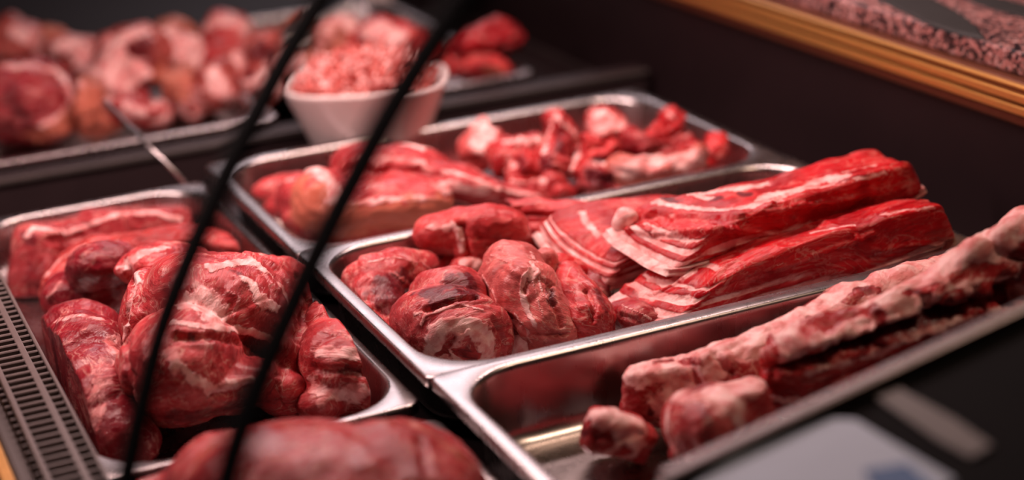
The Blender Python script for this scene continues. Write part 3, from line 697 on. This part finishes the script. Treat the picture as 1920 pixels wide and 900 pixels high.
meat('rib_piece', 'pale rib end with a rounded face in front of the long rack', 'meat',
     [B(1312, 797, -0.006, 66, 62, 10, .045), B(1385, 765, -0.004, 60, 50, -15, .04, 1), B(1345, 775, -0.004, 60, 54, -15, .042)] + [B(1268, 850, -0.02, 16, 18)], 0.0022, smooth=6, extra_fn=ribfat,
     strokes=[('lean', 28, [(1310, 770), (1330, 800), (1310, 830)]), ('fat', 9, [(1252, 770), (1250, 810), (1268, 850)], 1), ('dark', 14, [(1325, 800), (1330, 830)], .6), ('fat', 20, [(1370, 750), (1390, 790)], .8), ('lean', 12, [(1400, 815), (1450, 785)])],
     fib=(1, 0.3, 0), color=(0.52, 0.04, 0.0448), marb=.8, floor=-0.058, inpan=IN_D, group=GD)
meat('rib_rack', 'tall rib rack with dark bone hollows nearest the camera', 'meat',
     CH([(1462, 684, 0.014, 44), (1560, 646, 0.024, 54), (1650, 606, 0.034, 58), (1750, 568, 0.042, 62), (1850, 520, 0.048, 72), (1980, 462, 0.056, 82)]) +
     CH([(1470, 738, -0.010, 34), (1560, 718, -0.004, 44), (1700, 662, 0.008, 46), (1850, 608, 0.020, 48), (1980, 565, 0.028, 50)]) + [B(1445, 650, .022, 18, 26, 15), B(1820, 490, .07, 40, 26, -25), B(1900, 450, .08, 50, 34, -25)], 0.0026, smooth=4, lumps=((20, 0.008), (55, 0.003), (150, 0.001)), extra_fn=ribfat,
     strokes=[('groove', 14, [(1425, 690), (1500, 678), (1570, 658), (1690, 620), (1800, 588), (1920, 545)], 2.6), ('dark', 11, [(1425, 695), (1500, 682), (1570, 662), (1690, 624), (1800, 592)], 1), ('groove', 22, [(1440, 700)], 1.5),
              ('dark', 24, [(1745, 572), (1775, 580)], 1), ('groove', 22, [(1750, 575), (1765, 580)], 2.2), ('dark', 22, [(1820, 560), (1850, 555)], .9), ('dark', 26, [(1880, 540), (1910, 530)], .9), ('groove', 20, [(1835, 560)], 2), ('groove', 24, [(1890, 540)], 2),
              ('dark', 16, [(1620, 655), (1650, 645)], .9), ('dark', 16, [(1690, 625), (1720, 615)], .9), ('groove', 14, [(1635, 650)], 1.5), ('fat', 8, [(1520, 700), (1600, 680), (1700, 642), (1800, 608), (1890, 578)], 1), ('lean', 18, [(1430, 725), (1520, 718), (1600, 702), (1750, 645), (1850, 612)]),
              ('lean', 14, [(1435, 640), (1450, 660)]), ('dark', 9, [(1700, 545), (1720, 548)], .8), ('lean', 12, [(1790, 525), (1830, 510), (1900, 505)]), ('lean', 10, [(1700, 548), (1760, 540)]), ('fat', 9, [(1440, 748), (1500, 752), (1550, 738)], .9), ('fat', 20, [(1500, 650), (1560, 630), (1620, 605)], .8)],
     fib=(1, 0.3, 0), color=(0.54, 0.03, 0.0336), marb=.6, floor=-0.058, inpan=(IN_D[0], 1.2, IN_D[2], IN_D[3]), group=GD)

# ---- long pan by the grille
GA = 'dark pork pieces in the long pan'
meat('pork_slab', 'skin-edged pork slab against the back of the long pan', 'meat',
     [B(70, 500, -0.048, 46, 80, 4, 0.03, 1), B(150, 452, -0.040, 100, 44, -12, 0.04, 1), B(255, 418, -0.036, 100, 28, -2, 0.04, 1), B(325, 420, -0.038, 40, 24, 14, .03)], 0.0022, smooth=6,
     strokes=[('fat', 6, [(50, 445), (62, 425), (130, 437), (180, 418), (220, 402), (290, 398), (340, 412)], .8), ('skin', 12, [(34, 575), (72, 585)], .9), ('fat', 9, [(34, 562), (75, 570)], .9), ('dark', 24, [(60, 510), (70, 550)], .6), ('groove', 8, [(90, 450), (150, 445)], .5), ('dark', 14, [(45, 440), (52, 455)], .8)],
     fib=(1, 0.3, 0), color=(0.40, 0.040, 0.046), marb=.7, floor=-0.067, inpan=IN_A, group=GA)
meat('pork_slice', 'folded pork slice with bright orange-red top edge', 'meat',
     [B(165, 495, -0.036, 75, 42, -28, 0.04), B(110, 535, -0.044, 32, 48, 20, 0.03), B(300, 458, -0.024, 130, 30, -4, 0.04), B(420, 460, -0.028, 55, 26, 16, 0.03)], 0.0024,
     strokes=[('fat', 5, [(85, 520), (110, 490), (150, 465), (160, 460)], .8), ('fat', 5, [(170, 450), (240, 445), (280, 430)], .5), ('groove', 7, [(260, 450), (300, 440), (360, 440)], .6)],
     fib=(1, 0.3, 0), color=(0.44, 0.034, 0.032), marb=.4, floor=-0.067, inpan=IN_A, group=GA)
meat('pork_shoulder', 'largest pork shoulder with white fat seams in the long pan', 'meat',
     [B(425, 590, -0.002, 155, 112, 18, 0.07), B(345, 690, -0.012, 106, 104, 0, 0.065), B(300, 500, 0.006, 80, 40, -5, 0.045), B(505, 560, -0.006, 84, 80, 25, 0.05), B(285, 610, -0.010, 54, 100, 0, 0.05), B(430, 725, -0.03, 92, 52, -15, 0.05), B(545, 660, -0.03, 52, 86, 0, .05), B(530, 730, -0.045, 56, 44, 0, .04)], 0.0022,
     lumps=((16, 0.005), (45, 0.0022), (130, 0.0007)),
     strokes=[('fat', 15, [(222, 488), (242, 500), (250, 530), (244, 565), (238, 600)]), ('fat', 13, [(240, 498), (275, 472), (310, 464)], .9), ('fat', 6, [(236, 600), (232, 640)], .8),
              ('fat', 15, [(395, 502), (430, 494), (470, 488), (492, 505)], .95), ('fat', 13, [(462, 525), (490, 558), (515, 575)], .95), ('fat', 14, [(490, 500), (525, 540), (535, 565)], .7), ('fat', 34, [(355, 575), (380, 572), (400, 595)], .95), ('fat', 12, [(365, 535), (385, 555)], .7),
              ('fat', 9, [(330, 605), (400, 614), (470, 622), (505, 636)], .95), ('fat', 14, [(315, 660), (335, 690), (360, 712), (400, 732)], .9), ('fat', 11, [(395, 738), (425, 722), (470, 712)], .9), ('fat', 5, [(420, 540), (450, 560), (440, 590)], .6),
              ('fat', 14, [(560, 560), (575, 590)], .6), ('lean', 10, [(505, 520), (525, 560)]), ('dark', 9, [(440, 510), (452, 515)], .8), ('dark', 6, [(360, 625), (368, 628)], 1),
              ('groove', 10, [(236, 600), (246, 540), (240, 500), (222, 485)], .9), ('groove', 12, [(240, 620), (236, 700), (250, 760)], .7), ('groove', 10, [(335, 630), (430, 635), (505, 655)], .8), ('groove', 8, [(400, 742), (470, 724)], .6), ('ridge', 14, [(470, 480), (520, 500), (545, 530)], .6),
              ('dark', 22, [(370, 645), (430, 655)], .45), ('dark', 20, [(465, 650), (490, 665)], .6), ('dark', 28, [(330, 785), (430, 765), (470, 745)], .7), ('groove', 9, [(560, 520), (575, 570), (560, 640)], .7), ('groove', 8, [(470, 640), (520, 700), (520, 760)], .7)],
     fib=(0.5, 1, 0.2), color=(0.58, 0.055, 0.0616), marb=1.0, fat0=.2, floor=-0.067, inpan=(0.175, 0.395, 1.15, 1.752), group=GA)
meat('pork_piece', 'dark maroon muscle at the upper left of the big shoulder', 'meat',
     [B(195, 498, -0.004, 66, 40, -10, 0.045), B(165, 520, -0.012, 40, 28, 20, .03)], 0.0022, strokes=[('dark', 40, [(160, 495), (200, 488), (235, 482)], .55), ('fat', 5, [(225, 520), (200, 545)], .6), ('fat', 4, [(150, 480), (200, 466)], .4)],
     fib=(1, .5, 0), color=(0.26, 0.016, 0.026), marb=.5, floor=-0.067, inpan=IN_A, group=GA)
meat('pork_shoulder', 'dark marbled pork piece beside the grille, left of the big shoulder', 'meat',
     CH([(150, 640, -0.036, 74), (168, 700, -0.034, 88), (192, 770, -0.038, 80), (235, 822, -0.046, 62)]), 0.0024,
     strokes=[('fat', 12, [(110, 600), (150, 590), (185, 600)], .65), ('fat', 26, [(215, 640), (200, 690), (180, 740), (175, 790)], .52), ('fat', 8, [(130, 640), (160, 620)], .5), ('dark', 26, [(100, 650), (110, 700)], .8), ('dark', 20, [(215, 620), (200, 640)], .4)],
     fib=(0.6, 1, -0.3), color=MAROON, marb=.9, fat0=.2, dark0=.4, floor=-0.067, inpan=IN_A, group=GA)
meat('pork_piece', 'dark pork knuckle between the orange-edged slice and the big shoulder', 'meat',
     [B(130, 555, -0.034, 52, 46, -30, 0.03), B(190, 555, -0.034, 45, 40, 20, 0.03)], 0.0024, strokes=[('dark', 22, [(110, 560), (170, 545)], .6), ('fat', 5, [(90, 560), (115, 530)], .6)], color=MAROON, floor=-0.067, dark0=.5, inpan=IN_A, group=GA)
meat('pork_chop', 'pale-topped pork chop at the right of the long pan', 'meat',
     [B(655, 690, -0.034, 100, 80, 35, 0.05), B(620, 630, -0.026, 50, 62, -20, 0.04), B(695, 725, -0.042, 62, 48, -10, 0.035), B(610, 755, -0.05, 60, 36, -5, .03)], 0.0022,
     strokes=[('fat', 16, [(600, 660), (650, 660), (690, 670), (720, 690)], .8), ('fat', 18, [(590, 720), (610, 745), (650, 745), (690, 730)], .75), ('dark', 12, [(640, 705), (680, 695)], .7), ('dark', 10, [(610, 720), (650, 725)], .5), ('groove', 8, [(590, 690), (650, 700), (720, 690)], .7),
              ('fat', 6, [(600, 620), (640, 625), (690, 650)], .6), ('lean', 10, [(730, 700), (745, 720)])],
     fib=(1, -0.5, 0), color=(0.52, 0.04, 0.0448), marb=.8, fat0=.3, floor=-0.067, inpan=IN_A, group=GA)
meat('pork_joint', 'big smooth pork cut at the bottom edge of the picture', 'meat',
     [B(600, 915, -0.002, 255, 118, 3, 0.09), B(760, 910, -0.010, 160, 104, 25, 0.08), B(430, 905, -0.016, 120, 92, -20, 0.06), B(310, 908, -0.028, 85, 44, -10, 0.05)], 0.003, lumps=((14, 0.006), (50, 0.002)),
     strokes=[('fat', 22, [(520, 860), (560, 880)], .5), ('skin', 16, [(430, 810), (380, 850), (360, 890)], .5), ('skin', 18, [(770, 790), (820, 820), (870, 860)], .6), ('groove', 10, [(790, 820), (800, 880)], .6), ('fat', 30, [(560, 890), (650, 880)], .4), ('skin', 14, [(460, 795), (600, 800), (740, 790)], .5)],
     fib=(1, 0.2, 0), color=(0.55, 0.05, 0.056), marb=.7, floor=-0.067, inpan=IN_A2)
meat('pork_scrap', 'small red scrap by the rail above the big smooth cut', 'meat',
     [B(800, 795, -0.045, 34, 17, 28, .02), B(770, 780, -0.05, 22, 14)], 0.002, strokes=[('fat', 5, [(755, 770), (775, 775)], .9)], color=BRIGHT, floor=-0.067, inpan=IN_A2)
meat('pork_scrap', 'small pink scrap left of the big smooth cut', 'meat',
     [B(275, 820, -0.06, 34, 40, 10, .03), B(330, 845, -0.06, 50, 24, -5, .03)], 0.0026, strokes=[('fat', 10, [(275, 800), (285, 830)], .6), ('fat', 6, [(360, 832), (375, 838)], .9)], color=MAROON, floor=-0.067, inpan=IN_A2)

# ---- far pans, out of focus
GE = 'far pork pieces in the upper left pan'
PEACH = (0.58, 0.17, 0.11); ROSE = (0.48, 0.085, 0.070)
def far(label, blobs, color, strokes=(), name='pork_hock', group=GE, fat0=.7, **kw):
    return meat(name, label, 'meat', blobs, 0.0040, smooth=3, lumps=((14, 0.012), (34, 0.008), (80, .003)), strokes=strokes, color=color, fat0=fat0, floor=-0.059, group=group, crease=.005, **kw)
far('cut ham with a thick white fat rim at the far left', [B(40, 190, 0.000, 100, 75, 0, .07), B(90, 215, -0.02, 60, 55, 0, .06)], MAROON,
    [('fat', 11, [(20, 125), (60, 122), (105, 135), (130, 160), (137, 190), (120, 220), (85, 240)], 1), ('skin', 24, [(150, 200), (110, 248), (60, 262)], .9), ('dark', 22, [(20, 180), (50, 220)], .7)], 'ham', fat0=0)
far('orange-skinned hock beside the white-rimmed ham', [B(170, 192, -0.01, 30, 50, -8, .05)], PEACH, [('skin', 30, [(172, 185), (175, 230)], .9), ('fat', 12, [(150, 155), (165, 170)], .8)])
far('hock with a dark red hollow facing out', [B(255, 115, 0.01, 62, 62, 0, .06), B(218, 158, -0.005, 44, 44), B(212, 100, 0.008, 40, 38)], ROSE, [('dark', 34, [(258, 92), (265, 125)], 1), ('groove', 28, [(262, 105)], 3.0), ('fat', 14, [(200, 90), (225, 70), (270, 58)], .9), ('skin', 16, [(300, 120), (300, 170)], .8), ('dark', 18, [(195, 140), (215, 160)], .9)])
far('small pink scraps at the front of the far pan', [B(235, 205, -0.02, 52, 28, 10, .03), B(290, 205, -0.024, 34, 24)], RED, [('fat', 14, [(240, 195), (262, 215)], .9), ('dark', 14, [(200, 195), (215, 210)], .9)], 'pork_scrap')
far('pale hock in the middle of the far pan', [B(322, 88, 0.012, 46, 44, 0, .05), B(345, 105, .01, 36, 40, 30)], PEACH, [('fat', 34, [(310, 75), (340, 80), (360, 90)], .95)])
far('yellow-skinned hock end below the pale hock', [B(340, 165, -0.012, 36, 46, -8, .04)], PEACH, [('skin', 20, [(350, 135), (358, 185)], .7), ('fat', 12, [(345, 140), (355, 175)], .7), ('dark', 12, [(322, 175), (330, 205)], .9)])
far('red-topped hock in the far pan', [B(428, 78, 0.014, 50, 50, 0, .05), B(400, 105, .005, 34, 40)], RED, [('fat', 16, [(385, 48), (425, 36), (462, 50)], .8), ('fat', 14, [(455, 80), (465, 100)], .6), ('dark', 12, [(410, 75), (420, 85)], .5)])
far('pink hock at the front rim below the red-topped hock', [B(415, 160, -0.012, 50, 42, 0, .045), B(450, 135, -.005, 36, 36)], ROSE, [('fat', 16, [(400, 135), (410, 170), (435, 185)], .9), ('dark', 12, [(445, 150), (455, 165)], .7)])
far('dark-hollowed hock at the right end of the far pan', [B(502, 108, 0.006, 36, 54, 5, .05), B(482, 162, -0.015, 38, 36)], ROSE, [('dark', 24, [(488, 92), (505, 102)], 1), ('dark', 20, [(462, 140), (480, 172)], .9), ('groove', 18, [(498, 97)], 2)])
far('pink trotter in the far left back row', [B(35, 85, 0.012, 55, 45, 0, .05), B(10, 55, .02, 30, 30)], ROSE, [('fat', 18, [(30, 60), (60, 75)], .8)])
far('pale pink trotter behind the white-rimmed ham', [B(130, 98, 0.012, 54, 38, 5, .05), B(165, 120, 0, 30, 26)], ROSE, [('fat', 24, [(110, 85), (150, 95)], .95), ('dark', 10, [(95, 110), (105, 118)], .8)])
far('small orange trotter end in the back row', [B(85, 75, 0.012, 30, 28, 0, .03)], PEACH, [('skin', 16, [(85, 80)], .7)])
far('orange skin piece at the front rim beside the white-rimmed ham', [B(180, 228, -0.036, 36, 24, -10, .03)], PEACH, [('skin', 26, [(170, 225), (195, 232)], .8)])
far('dark red hock end at the front rim under the dark hollow', [B(285, 214, -0.036, 40, 26, -8, .03), B(260, 190, -.03, 30, 24)], DEEP, [('fat', 9, [(280, 200), (300, 205)], .8)])
far('pale hock end at the front rim under the yellow skin', [B(365, 198, -0.034, 42, 28, -10, .03)], ROSE, [('fat', 16, [(360, 180), (385, 190)], .9), ('dark', 10, [(340, 205), (350, 210)], .8)])
far('pink hock end at the right front rim of the far pan', [B(448, 182, -0.034, 46, 26, -12, .03)], ROSE, [('fat', 12, [(430, 172), (460, 165)], .9), ('dark', 12, [(470, 182), (485, 178)], .8)])
GF = 'far pork pieces behind the bowl'
far('pale ring-cut hock with a red hole above the bowl', [B(632, 72, 0.016, 56, 48, 0, .05)], PEACH, [('skin', 40, [(610, 60), (650, 80)], .5), ('fat', 20, [(600, 70), (615, 45), (650, 42), (675, 65), (660, 95)], .9), ('dark', 10, [(640, 62)], 1), ('lean', 12, [(640, 62)]), ('groove', 10, [(640, 62)], 2)], group=GF)
far('red and cream pork piece behind the mince', [B(745, 82, 0.016, 78, 40, 5, .05), B(705, 60, .02, 36, 30)], BRIGHT, [('fat', 30, [(690, 60), (730, 62), (750, 85)], .9)], group=GF, name='pork_piece', fat0=.2)
far('thin orange trotter tip at the top left of the ring hock', [B(548, 42, 0.018, 38, 12, -32, .02)], PEACH, [('skin', 20, [(530, 50), (565, 32)], .9)], group=GF)
far('yellowish fat piece left of the bowl rim', [B(552, 128, -0.004, 42, 28, -15, .04)], PEACH, [('fat', 24, [(540, 118), (570, 125)], .9)], group=GF, name='fat_trimming')
far('dark red joint right of the black strip in the far pan', [B(905, 82, 0.006, 72, 34, -5, .05), B(860, 100, 0, 30, 24)], DEEP, [('dark', 20, [(930, 95), (950, 100)], .6)], group=GF, name='pork_piece', fat0=.3)
far('orange-edged piece at the right of the far pan', [B(920, 128, -0.014, 46, 22, 12, .04), B(850, 115, -0.01, 36, 26)], RED, [('skin', 12, [(915, 132), (945, 140)], .8)], group=GF, name='pork_piece', fat0=.3)

# ---- white bowl of mince
def bowl():
    c = P(686, 150, 0.05); c[2] = 0
    ex = np.array([math.cos(-YAW), math.sin(-YAW), 0]); ey = np.array([-ex[1], ex[0], 0])
    prof = [(0.0, -0.070, 0), (0.40, -0.070, 0), (0.50, -0.068, 0), (0.56, -0.060, .1), (0.78, -0.004, .5), (0.98, 0.046, 1), (1.0, 0.050, 1), (0.995, 0.0525, 1), (0.975, 0.0535, 1), (0.945, 0.0525, 1), (0.925, 0.049, 1), (0.74, 0.0, .5), (0.5, -0.052, .1), (0.3, -0.060, 0), (0.0, -0.061, 0)]
    V = []; Fc = []; n = 64
    for (r, z, k) in prof:
        for i in range(n):
            a = 2 * math.pi * i / n; ca, sa = math.cos(a), math.sin(a); e = 2 + 1.0 * k
            q = (abs(ca) ** e + abs(sa) ** e) ** (-1 / e)
            V.append(c + ex * ca * q * r * 0.094 + ey * sa * q * r * 0.078 + np.array([0, 0, Z0 + z]))
    for k in range(len(prof) - 1):
        for i in range(n):
            j = (i + 1) % n; Fc.append((k * n + i, k * n + j, (k + 1) * n + j, (k + 1) * n + i))
    base = np.array([c[0], c[1], Z0 - 0.070])
    o = link('bowl', mesh(V, Fc, base), CERAMIC); put(o, base)
    tag(o, 'white ceramic bowl heaped with minced meat', 'bowl')
    # mince: a heap of short extruded strands
    rng = np.random.default_rng(3); V = []; Fc = []; paint = []
    def strand(p, d, L, r):
        k0 = len(V); seg = 5; d = d / np.linalg.norm(d); a = np.cross(d, [0, 0, 1.0]); a /= np.linalg.norm(a) + 1e-9; b = np.cross(d, a)
        bend = rng.normal(0, 0.006, 3); f = rng.random()
        for s in range(seg + 1):
            t = s / seg - 0.5; rr = r * (0.25 if s in (0, seg) else 1.0)
            q = p + d * L * t + bend * (4 * t * t)
            for i in range(6):
                an = math.pi / 3 * i; V.append(q + a * rr * math.cos(an) + b * rr * math.sin(an)); paint.append((f > 0.62) * rng.uniform(.5, 1))
        for s in range(seg):
            for i in range(6):
                j = (i + 1) % 6; Fc.append((k0 + s * 6 + i, k0 + s * 6 + j, k0 + s * 6 + 6 + j, k0 + s * 6 + 6 + i))
        Fc.append(tuple(k0 + i for i in range(5, -1, -1))); Fc.append(tuple(k0 + seg * 6 + i for i in range(6)))
    for _ in range(1400):
        a = rng.uniform(0, 2 * math.pi); rr = math.sqrt(rng.random()); ca, sa = math.cos(a), math.sin(a)
        q = (abs(ca) ** 3 + abs(sa) ** 3) ** (-1 / 3)
        h = 0.046 + 0.032 * (1 - rr ** 2.0) * (1 + 0.15 * math.sin(3 * a)) + rng.uniform(-.004, .003)
        p = c + ex * (ca * q * rr * 0.074 - 0.002) + ey * sa * q * rr * 0.060 + np.array([0, 0, Z0 + h])
        d = rng.normal(0, 1, 3); d[2] *= 0.45
        strand(p, d, rng.uniform(0.010, 0.020), rng.uniform(0.0022, 0.0034))
    # core of the heap under the strands
    iv, ifc = ico(); k0 = len(V)
    for v in iv: V.append(c + ex * v[0] * (0.078 if v[2] > 0 else 0.062) + ey * v[1] * (0.062 if v[2] > 0 else 0.050) + np.array([0, 0, Z0 + 0.038 + v[2] * (0.034 if v[2] > 0 else 0.02)])); paint.append(0)
    Fc += [tuple(i + k0 for i in f) for f in ifc]
    V = np.array(V); pt = np.zeros((len(V), 4)); pt[:, 0] = paint; pt[:, 3] = .3
    base = np.array([c[0], c[1], V[:, 2].min()])
    me = mesh(V, Fc, base)
    me.attributes.new('paint', 'FLOAT_COLOR', 'POINT').data.foreach_set('color', pt.ravel())
    me.attributes.new('fib', 'FLOAT_VECTOR', 'POINT').data.foreach_set('vector', (V - base).ravel())
    o = link('minced_meat', me, MEAT); put(o, base); o.color = (0.64, 0.13, 0.11, 1)
    tag(o, 'heap of pinkish red minced meat in the white bowl', 'mince', kind='stuff')
bowl()

# ------------------------------------------------------------------ knives on the worktop
def PG(x, y, z=0.1375): return P(x, y, z)
def knife(label, outline, handle, th=0.003):
    pts = [PG(*q) for q in outline]; n = len(pts)
    c = np.mean(pts, axis=0)
    V = [p + np.array([0, 0, 0.0]) for p in pts] + [c + (p - c) * 0.9 + np.array([0, 0, th]) for p in pts]
    Fc = [tuple(range(n))[::-1], tuple(range(n, 2 * n))] + [(i, (i + 1) % n, n + (i + 1) % n, n + i) for i in range(n)]
    t = empty('kitchen_knife', c)
    o = link('blade', mesh(V, Fc, c), BLADE, smooth=False); put(o, c, t)
    h = [PG(*q) for q in handle]; d = h[1] - h[0]; L = np.linalg.norm(d)
    hb = box_obj('handle', (h[0] + h[1]) / 2 + np.array([0, 0, 0.009]), (L, 0.026, 0.018), BLACK, t, 0.005, Matrix.Rotation(math.atan2(d[1], d[0]), 4, 'Z'))
    tag(t, label, 'knife')
knife('dark broad-bladed knife lying on the granite near the gold trim', [(1640, -2), (1690, 22), (1745, 48), (1800, 66), (1848, 76), (1838, 58), (1815, 38), (1780, 16), (1740, -4), (1700, -14)], [(1690, -12), (1590, -50)])
knife('second dark knife at the top right corner on the granite', [(1800, -4), (1850, 14), (1920, 34), (1985, 48), (1970, 28), (1900, 8), (1840, -10)], [(1815, -10), (1740, -40)])

# ------------------------------------------------------------------ black joint strips of the curved front
CURVE = [(0.116, -0.010), (0.121, 0.04), (0.130, 0.09), (0.140, 0.125), (0.166, 0.198), (0.1925, 0.246), (0.217, 0.286), (0.251, 0.336), (0.272, 0.362), (0.310, 0.405), (0.370, 0.460), (0.44, 0.51)]
def strip(label, y, w):
    cv = np.array(CURVE); n = len(cv); V = []; Fc = []
    tt = np.linspace(0, n - 1, 60); u = np.interp(tt, range(n), cv[:, 0]); z = np.interp(tt, range(n), cv[:, 1])
    for _ in range(3):
        u[1:-1] = (u[:-2] + u[1:-1] * 2 + u[2:]) / 4; z[1:-1] = (z[:-2] + z[1:-1] * 2 + z[2:]) / 4
    for i in range(60):
        j0, j1 = max(0, i - 1), min(59, i + 1); d = np.array([u[j1] - u[j0], z[j1] - z[j0]]); d /= np.hypot(*d); nx, nz = -d[1], d[0]
        for (a, b) in ((-w / 2, 0.0015), (-w / 2 * .7, 0.003), (w / 2 * .7, 0.003), (w / 2, 0.0015), (w / 2, -0.0015), (w / 2 * .7, -0.003), (-w / 2 * .7, -0.003), (-w / 2, -0.0015)):
            V.append((u[i] + nx * b, y + a, Z0 + z[i] + nz * b))
    for i in range(59):
        for k in range(8):
            k2 = (k + 1) % 8; Fc.append((i * 8 + k, i * 8 + k2, i * 8 + 8 + k2, i * 8 + 8 + k))
    Fc.append(tuple(range(8))[::-1]); Fc.append(tuple(59 * 8 + k for k in range(8)))
    base = (0.116, y, Z0 - 0.012)
    o = link('joint_strip', mesh(V, Fc, base), BLACK); put(o, base)
    tag(o, label, 'strip', 'black strips of the curved case front')
strip('blurred black strip crossing the left pan, farther from the bowl', 0.85, 0.029)
strip('blurred black strip crossing in front of the white bowl', 0.705, 0.031)

# ------------------------------------------------------------------ thin steel rod between the left pans
ra, rb_ = P(196, 190, 0.055), P(347, 342, -0.012)
def tube(name, pts, r, mat, base):
    V = []; Fc = []; n = 10
    pts = [np.asarray(p) for p in pts]; d = pts[-1] - pts[0]; d /= np.linalg.norm(d); a = np.cross(d, [0, 0, 1.0]); a /= np.linalg.norm(a); b = np.cross(d, a)
    for p in pts:
        for i in range(n): V.append(p + a * r * math.cos(2 * math.pi * i / n) + b * r * math.sin(2 * math.pi * i / n))
    for s in range(len(pts) - 1):
        for i in range(n): j = (i + 1) % n; Fc.append((s * n + i, s * n + j, s * n + n + j, s * n + n + i))
    Fc.append(tuple(range(n))[::-1]); Fc.append(tuple((len(pts) - 1) * n + i for i in range(n)))
    o = link(name, mesh(V, Fc, base), mat); put(o, base); return o
o = tube('support_rod', [ra, rb_], 0.0022, STEEL, (ra + rb_) / 2)
tag(o, 'thin bluish steel rod running between the far pan and the long pan', 'rod')

# ------------------------------------------------------------------ sloping riser with papers at lower right
def rz(u): return 0.0868 + 0.189 * (u - 0.40)
rs = empty('sloping_riser', (0.69, 0.56, Z0 + DZ))
tag(rs, 'dark sloping stand with a grey steel edge at lower right', 'stand')
y0, y1 = 0.36, 0.752; u0, u1 = 0.4145, 0.985
V = [(u0, y0, Z0 + DZ), (u1, y0, Z0 + DZ), (u1, y1, Z0 + DZ), (u0, y1, Z0 + DZ), (u0, y0, Z0 + rz(u0) - .008), (u1, y0, Z0 + rz(u1) - .008), (u1, y1, Z0 + rz(u1) - .008), (u0, y1, Z0 + rz(u0) - .008)]
o = link('stand_body', mesh(V, [(3, 2, 1, 0), (4, 5, 6, 7), (0, 1, 5, 4), (1, 2, 6, 5), (2, 3, 7, 6), (3, 0, 4, 7)], rs.location), BLACK, smooth=False); put(o, rs.location, rs)
ROTR = Matrix.Rotation(-math.atan(0.189), 4, 'Y')
um = (u0 + u1) / 2
box_obj('edge_strip', (um, y1 + 0.003, Z0 + rz(um) - 0.006), ((u1 - u0) / math.cos(math.atan(.189)), 0.012, 0.012), make_steel('dull_edge_steel', (0.20, 0.165, 0.165), 0.45), rs, 0.003, ROTR)
def PWD(x, y):
    d = _fw + _rt * (x - 960) / F - _up * (y - 450) / F
    # plane z = Z0 + 0.0788 + 0.189*(u-0.40)
    k = (Z0 + 0.0788 + 0.189 * (CAM[0] - 0.40) - CAM[2]) / (d[2] - 0.189 * d[0])
    return CAM + d * k
def sheet(name, label, px, mat, th=0.0016, lift=0.0002):
    pts = [PWD(*q) + np.array([0, 0, lift]) for q in px]; n = len(pts); c = np.mean(pts, axis=0)
    V = pts + [p + np.array([0, 0, th]) for p in pts]
    Fc = [tuple(range(n)), tuple(range(2 * n - 1, n - 1, -1))] + [(i, n + i, n + (i + 1) % n, (i + 1) % n) for i in range(n)]
    o = link(name, mesh(V, Fc, c), mat, smooth=False); put(o, c); tag(o, label, 'paper')
    return o
sheet('paper_sheet', 'pale bluish white sheet on the sloping stand', [(1300, 915), (1370, 868), (1560, 790), (1605, 792), (1790, 905), (1700, 960), (1400, 1000)], PAPER)
sheet('paper_sheet', 'smaller grey sheet on the sloping stand right of the dark gap', [(1640, 748), (1685, 732), (1790, 790), (1860, 840), (1820, 862), (1760, 830)], PAPERGREY)
o = sheet('blue_card', 'small blue card lying on the pale sheet at the bottom edge', [(1620, 892), (1700, 880), (1760, 930), (1660, 950)], BLUE, lift=0.0022)

# ------------------------------------------------------------------ white card far behind
cpos = P(712, 62, -0.01); cpos[1] = 2.56; cpos[0] = float(P(712, 30, 0.06)[0]) * 2.56 / float(P(712, 30, 0.06)[1])
pc = empty('price_card', (cpos[0], 2.56, Z0 + DZ)); tag(pc, 'small upright white card in the far background behind the mince', 'card')
box_obj('card_face', (cpos[0], 2.56, Z0 + 0.01), (0.040, 0.003, 0.13), CERAMIC, pc, 0.001, Matrix.Rotation(-YAW, 4, 'Z'))
box_obj('card_foot', (cpos[0], 2.565, Z0 + DZ + 0.004), (0.05, 0.03, 0.008), STEEL, pc, 0.002, Matrix.Rotation(-YAW, 4, 'Z'))
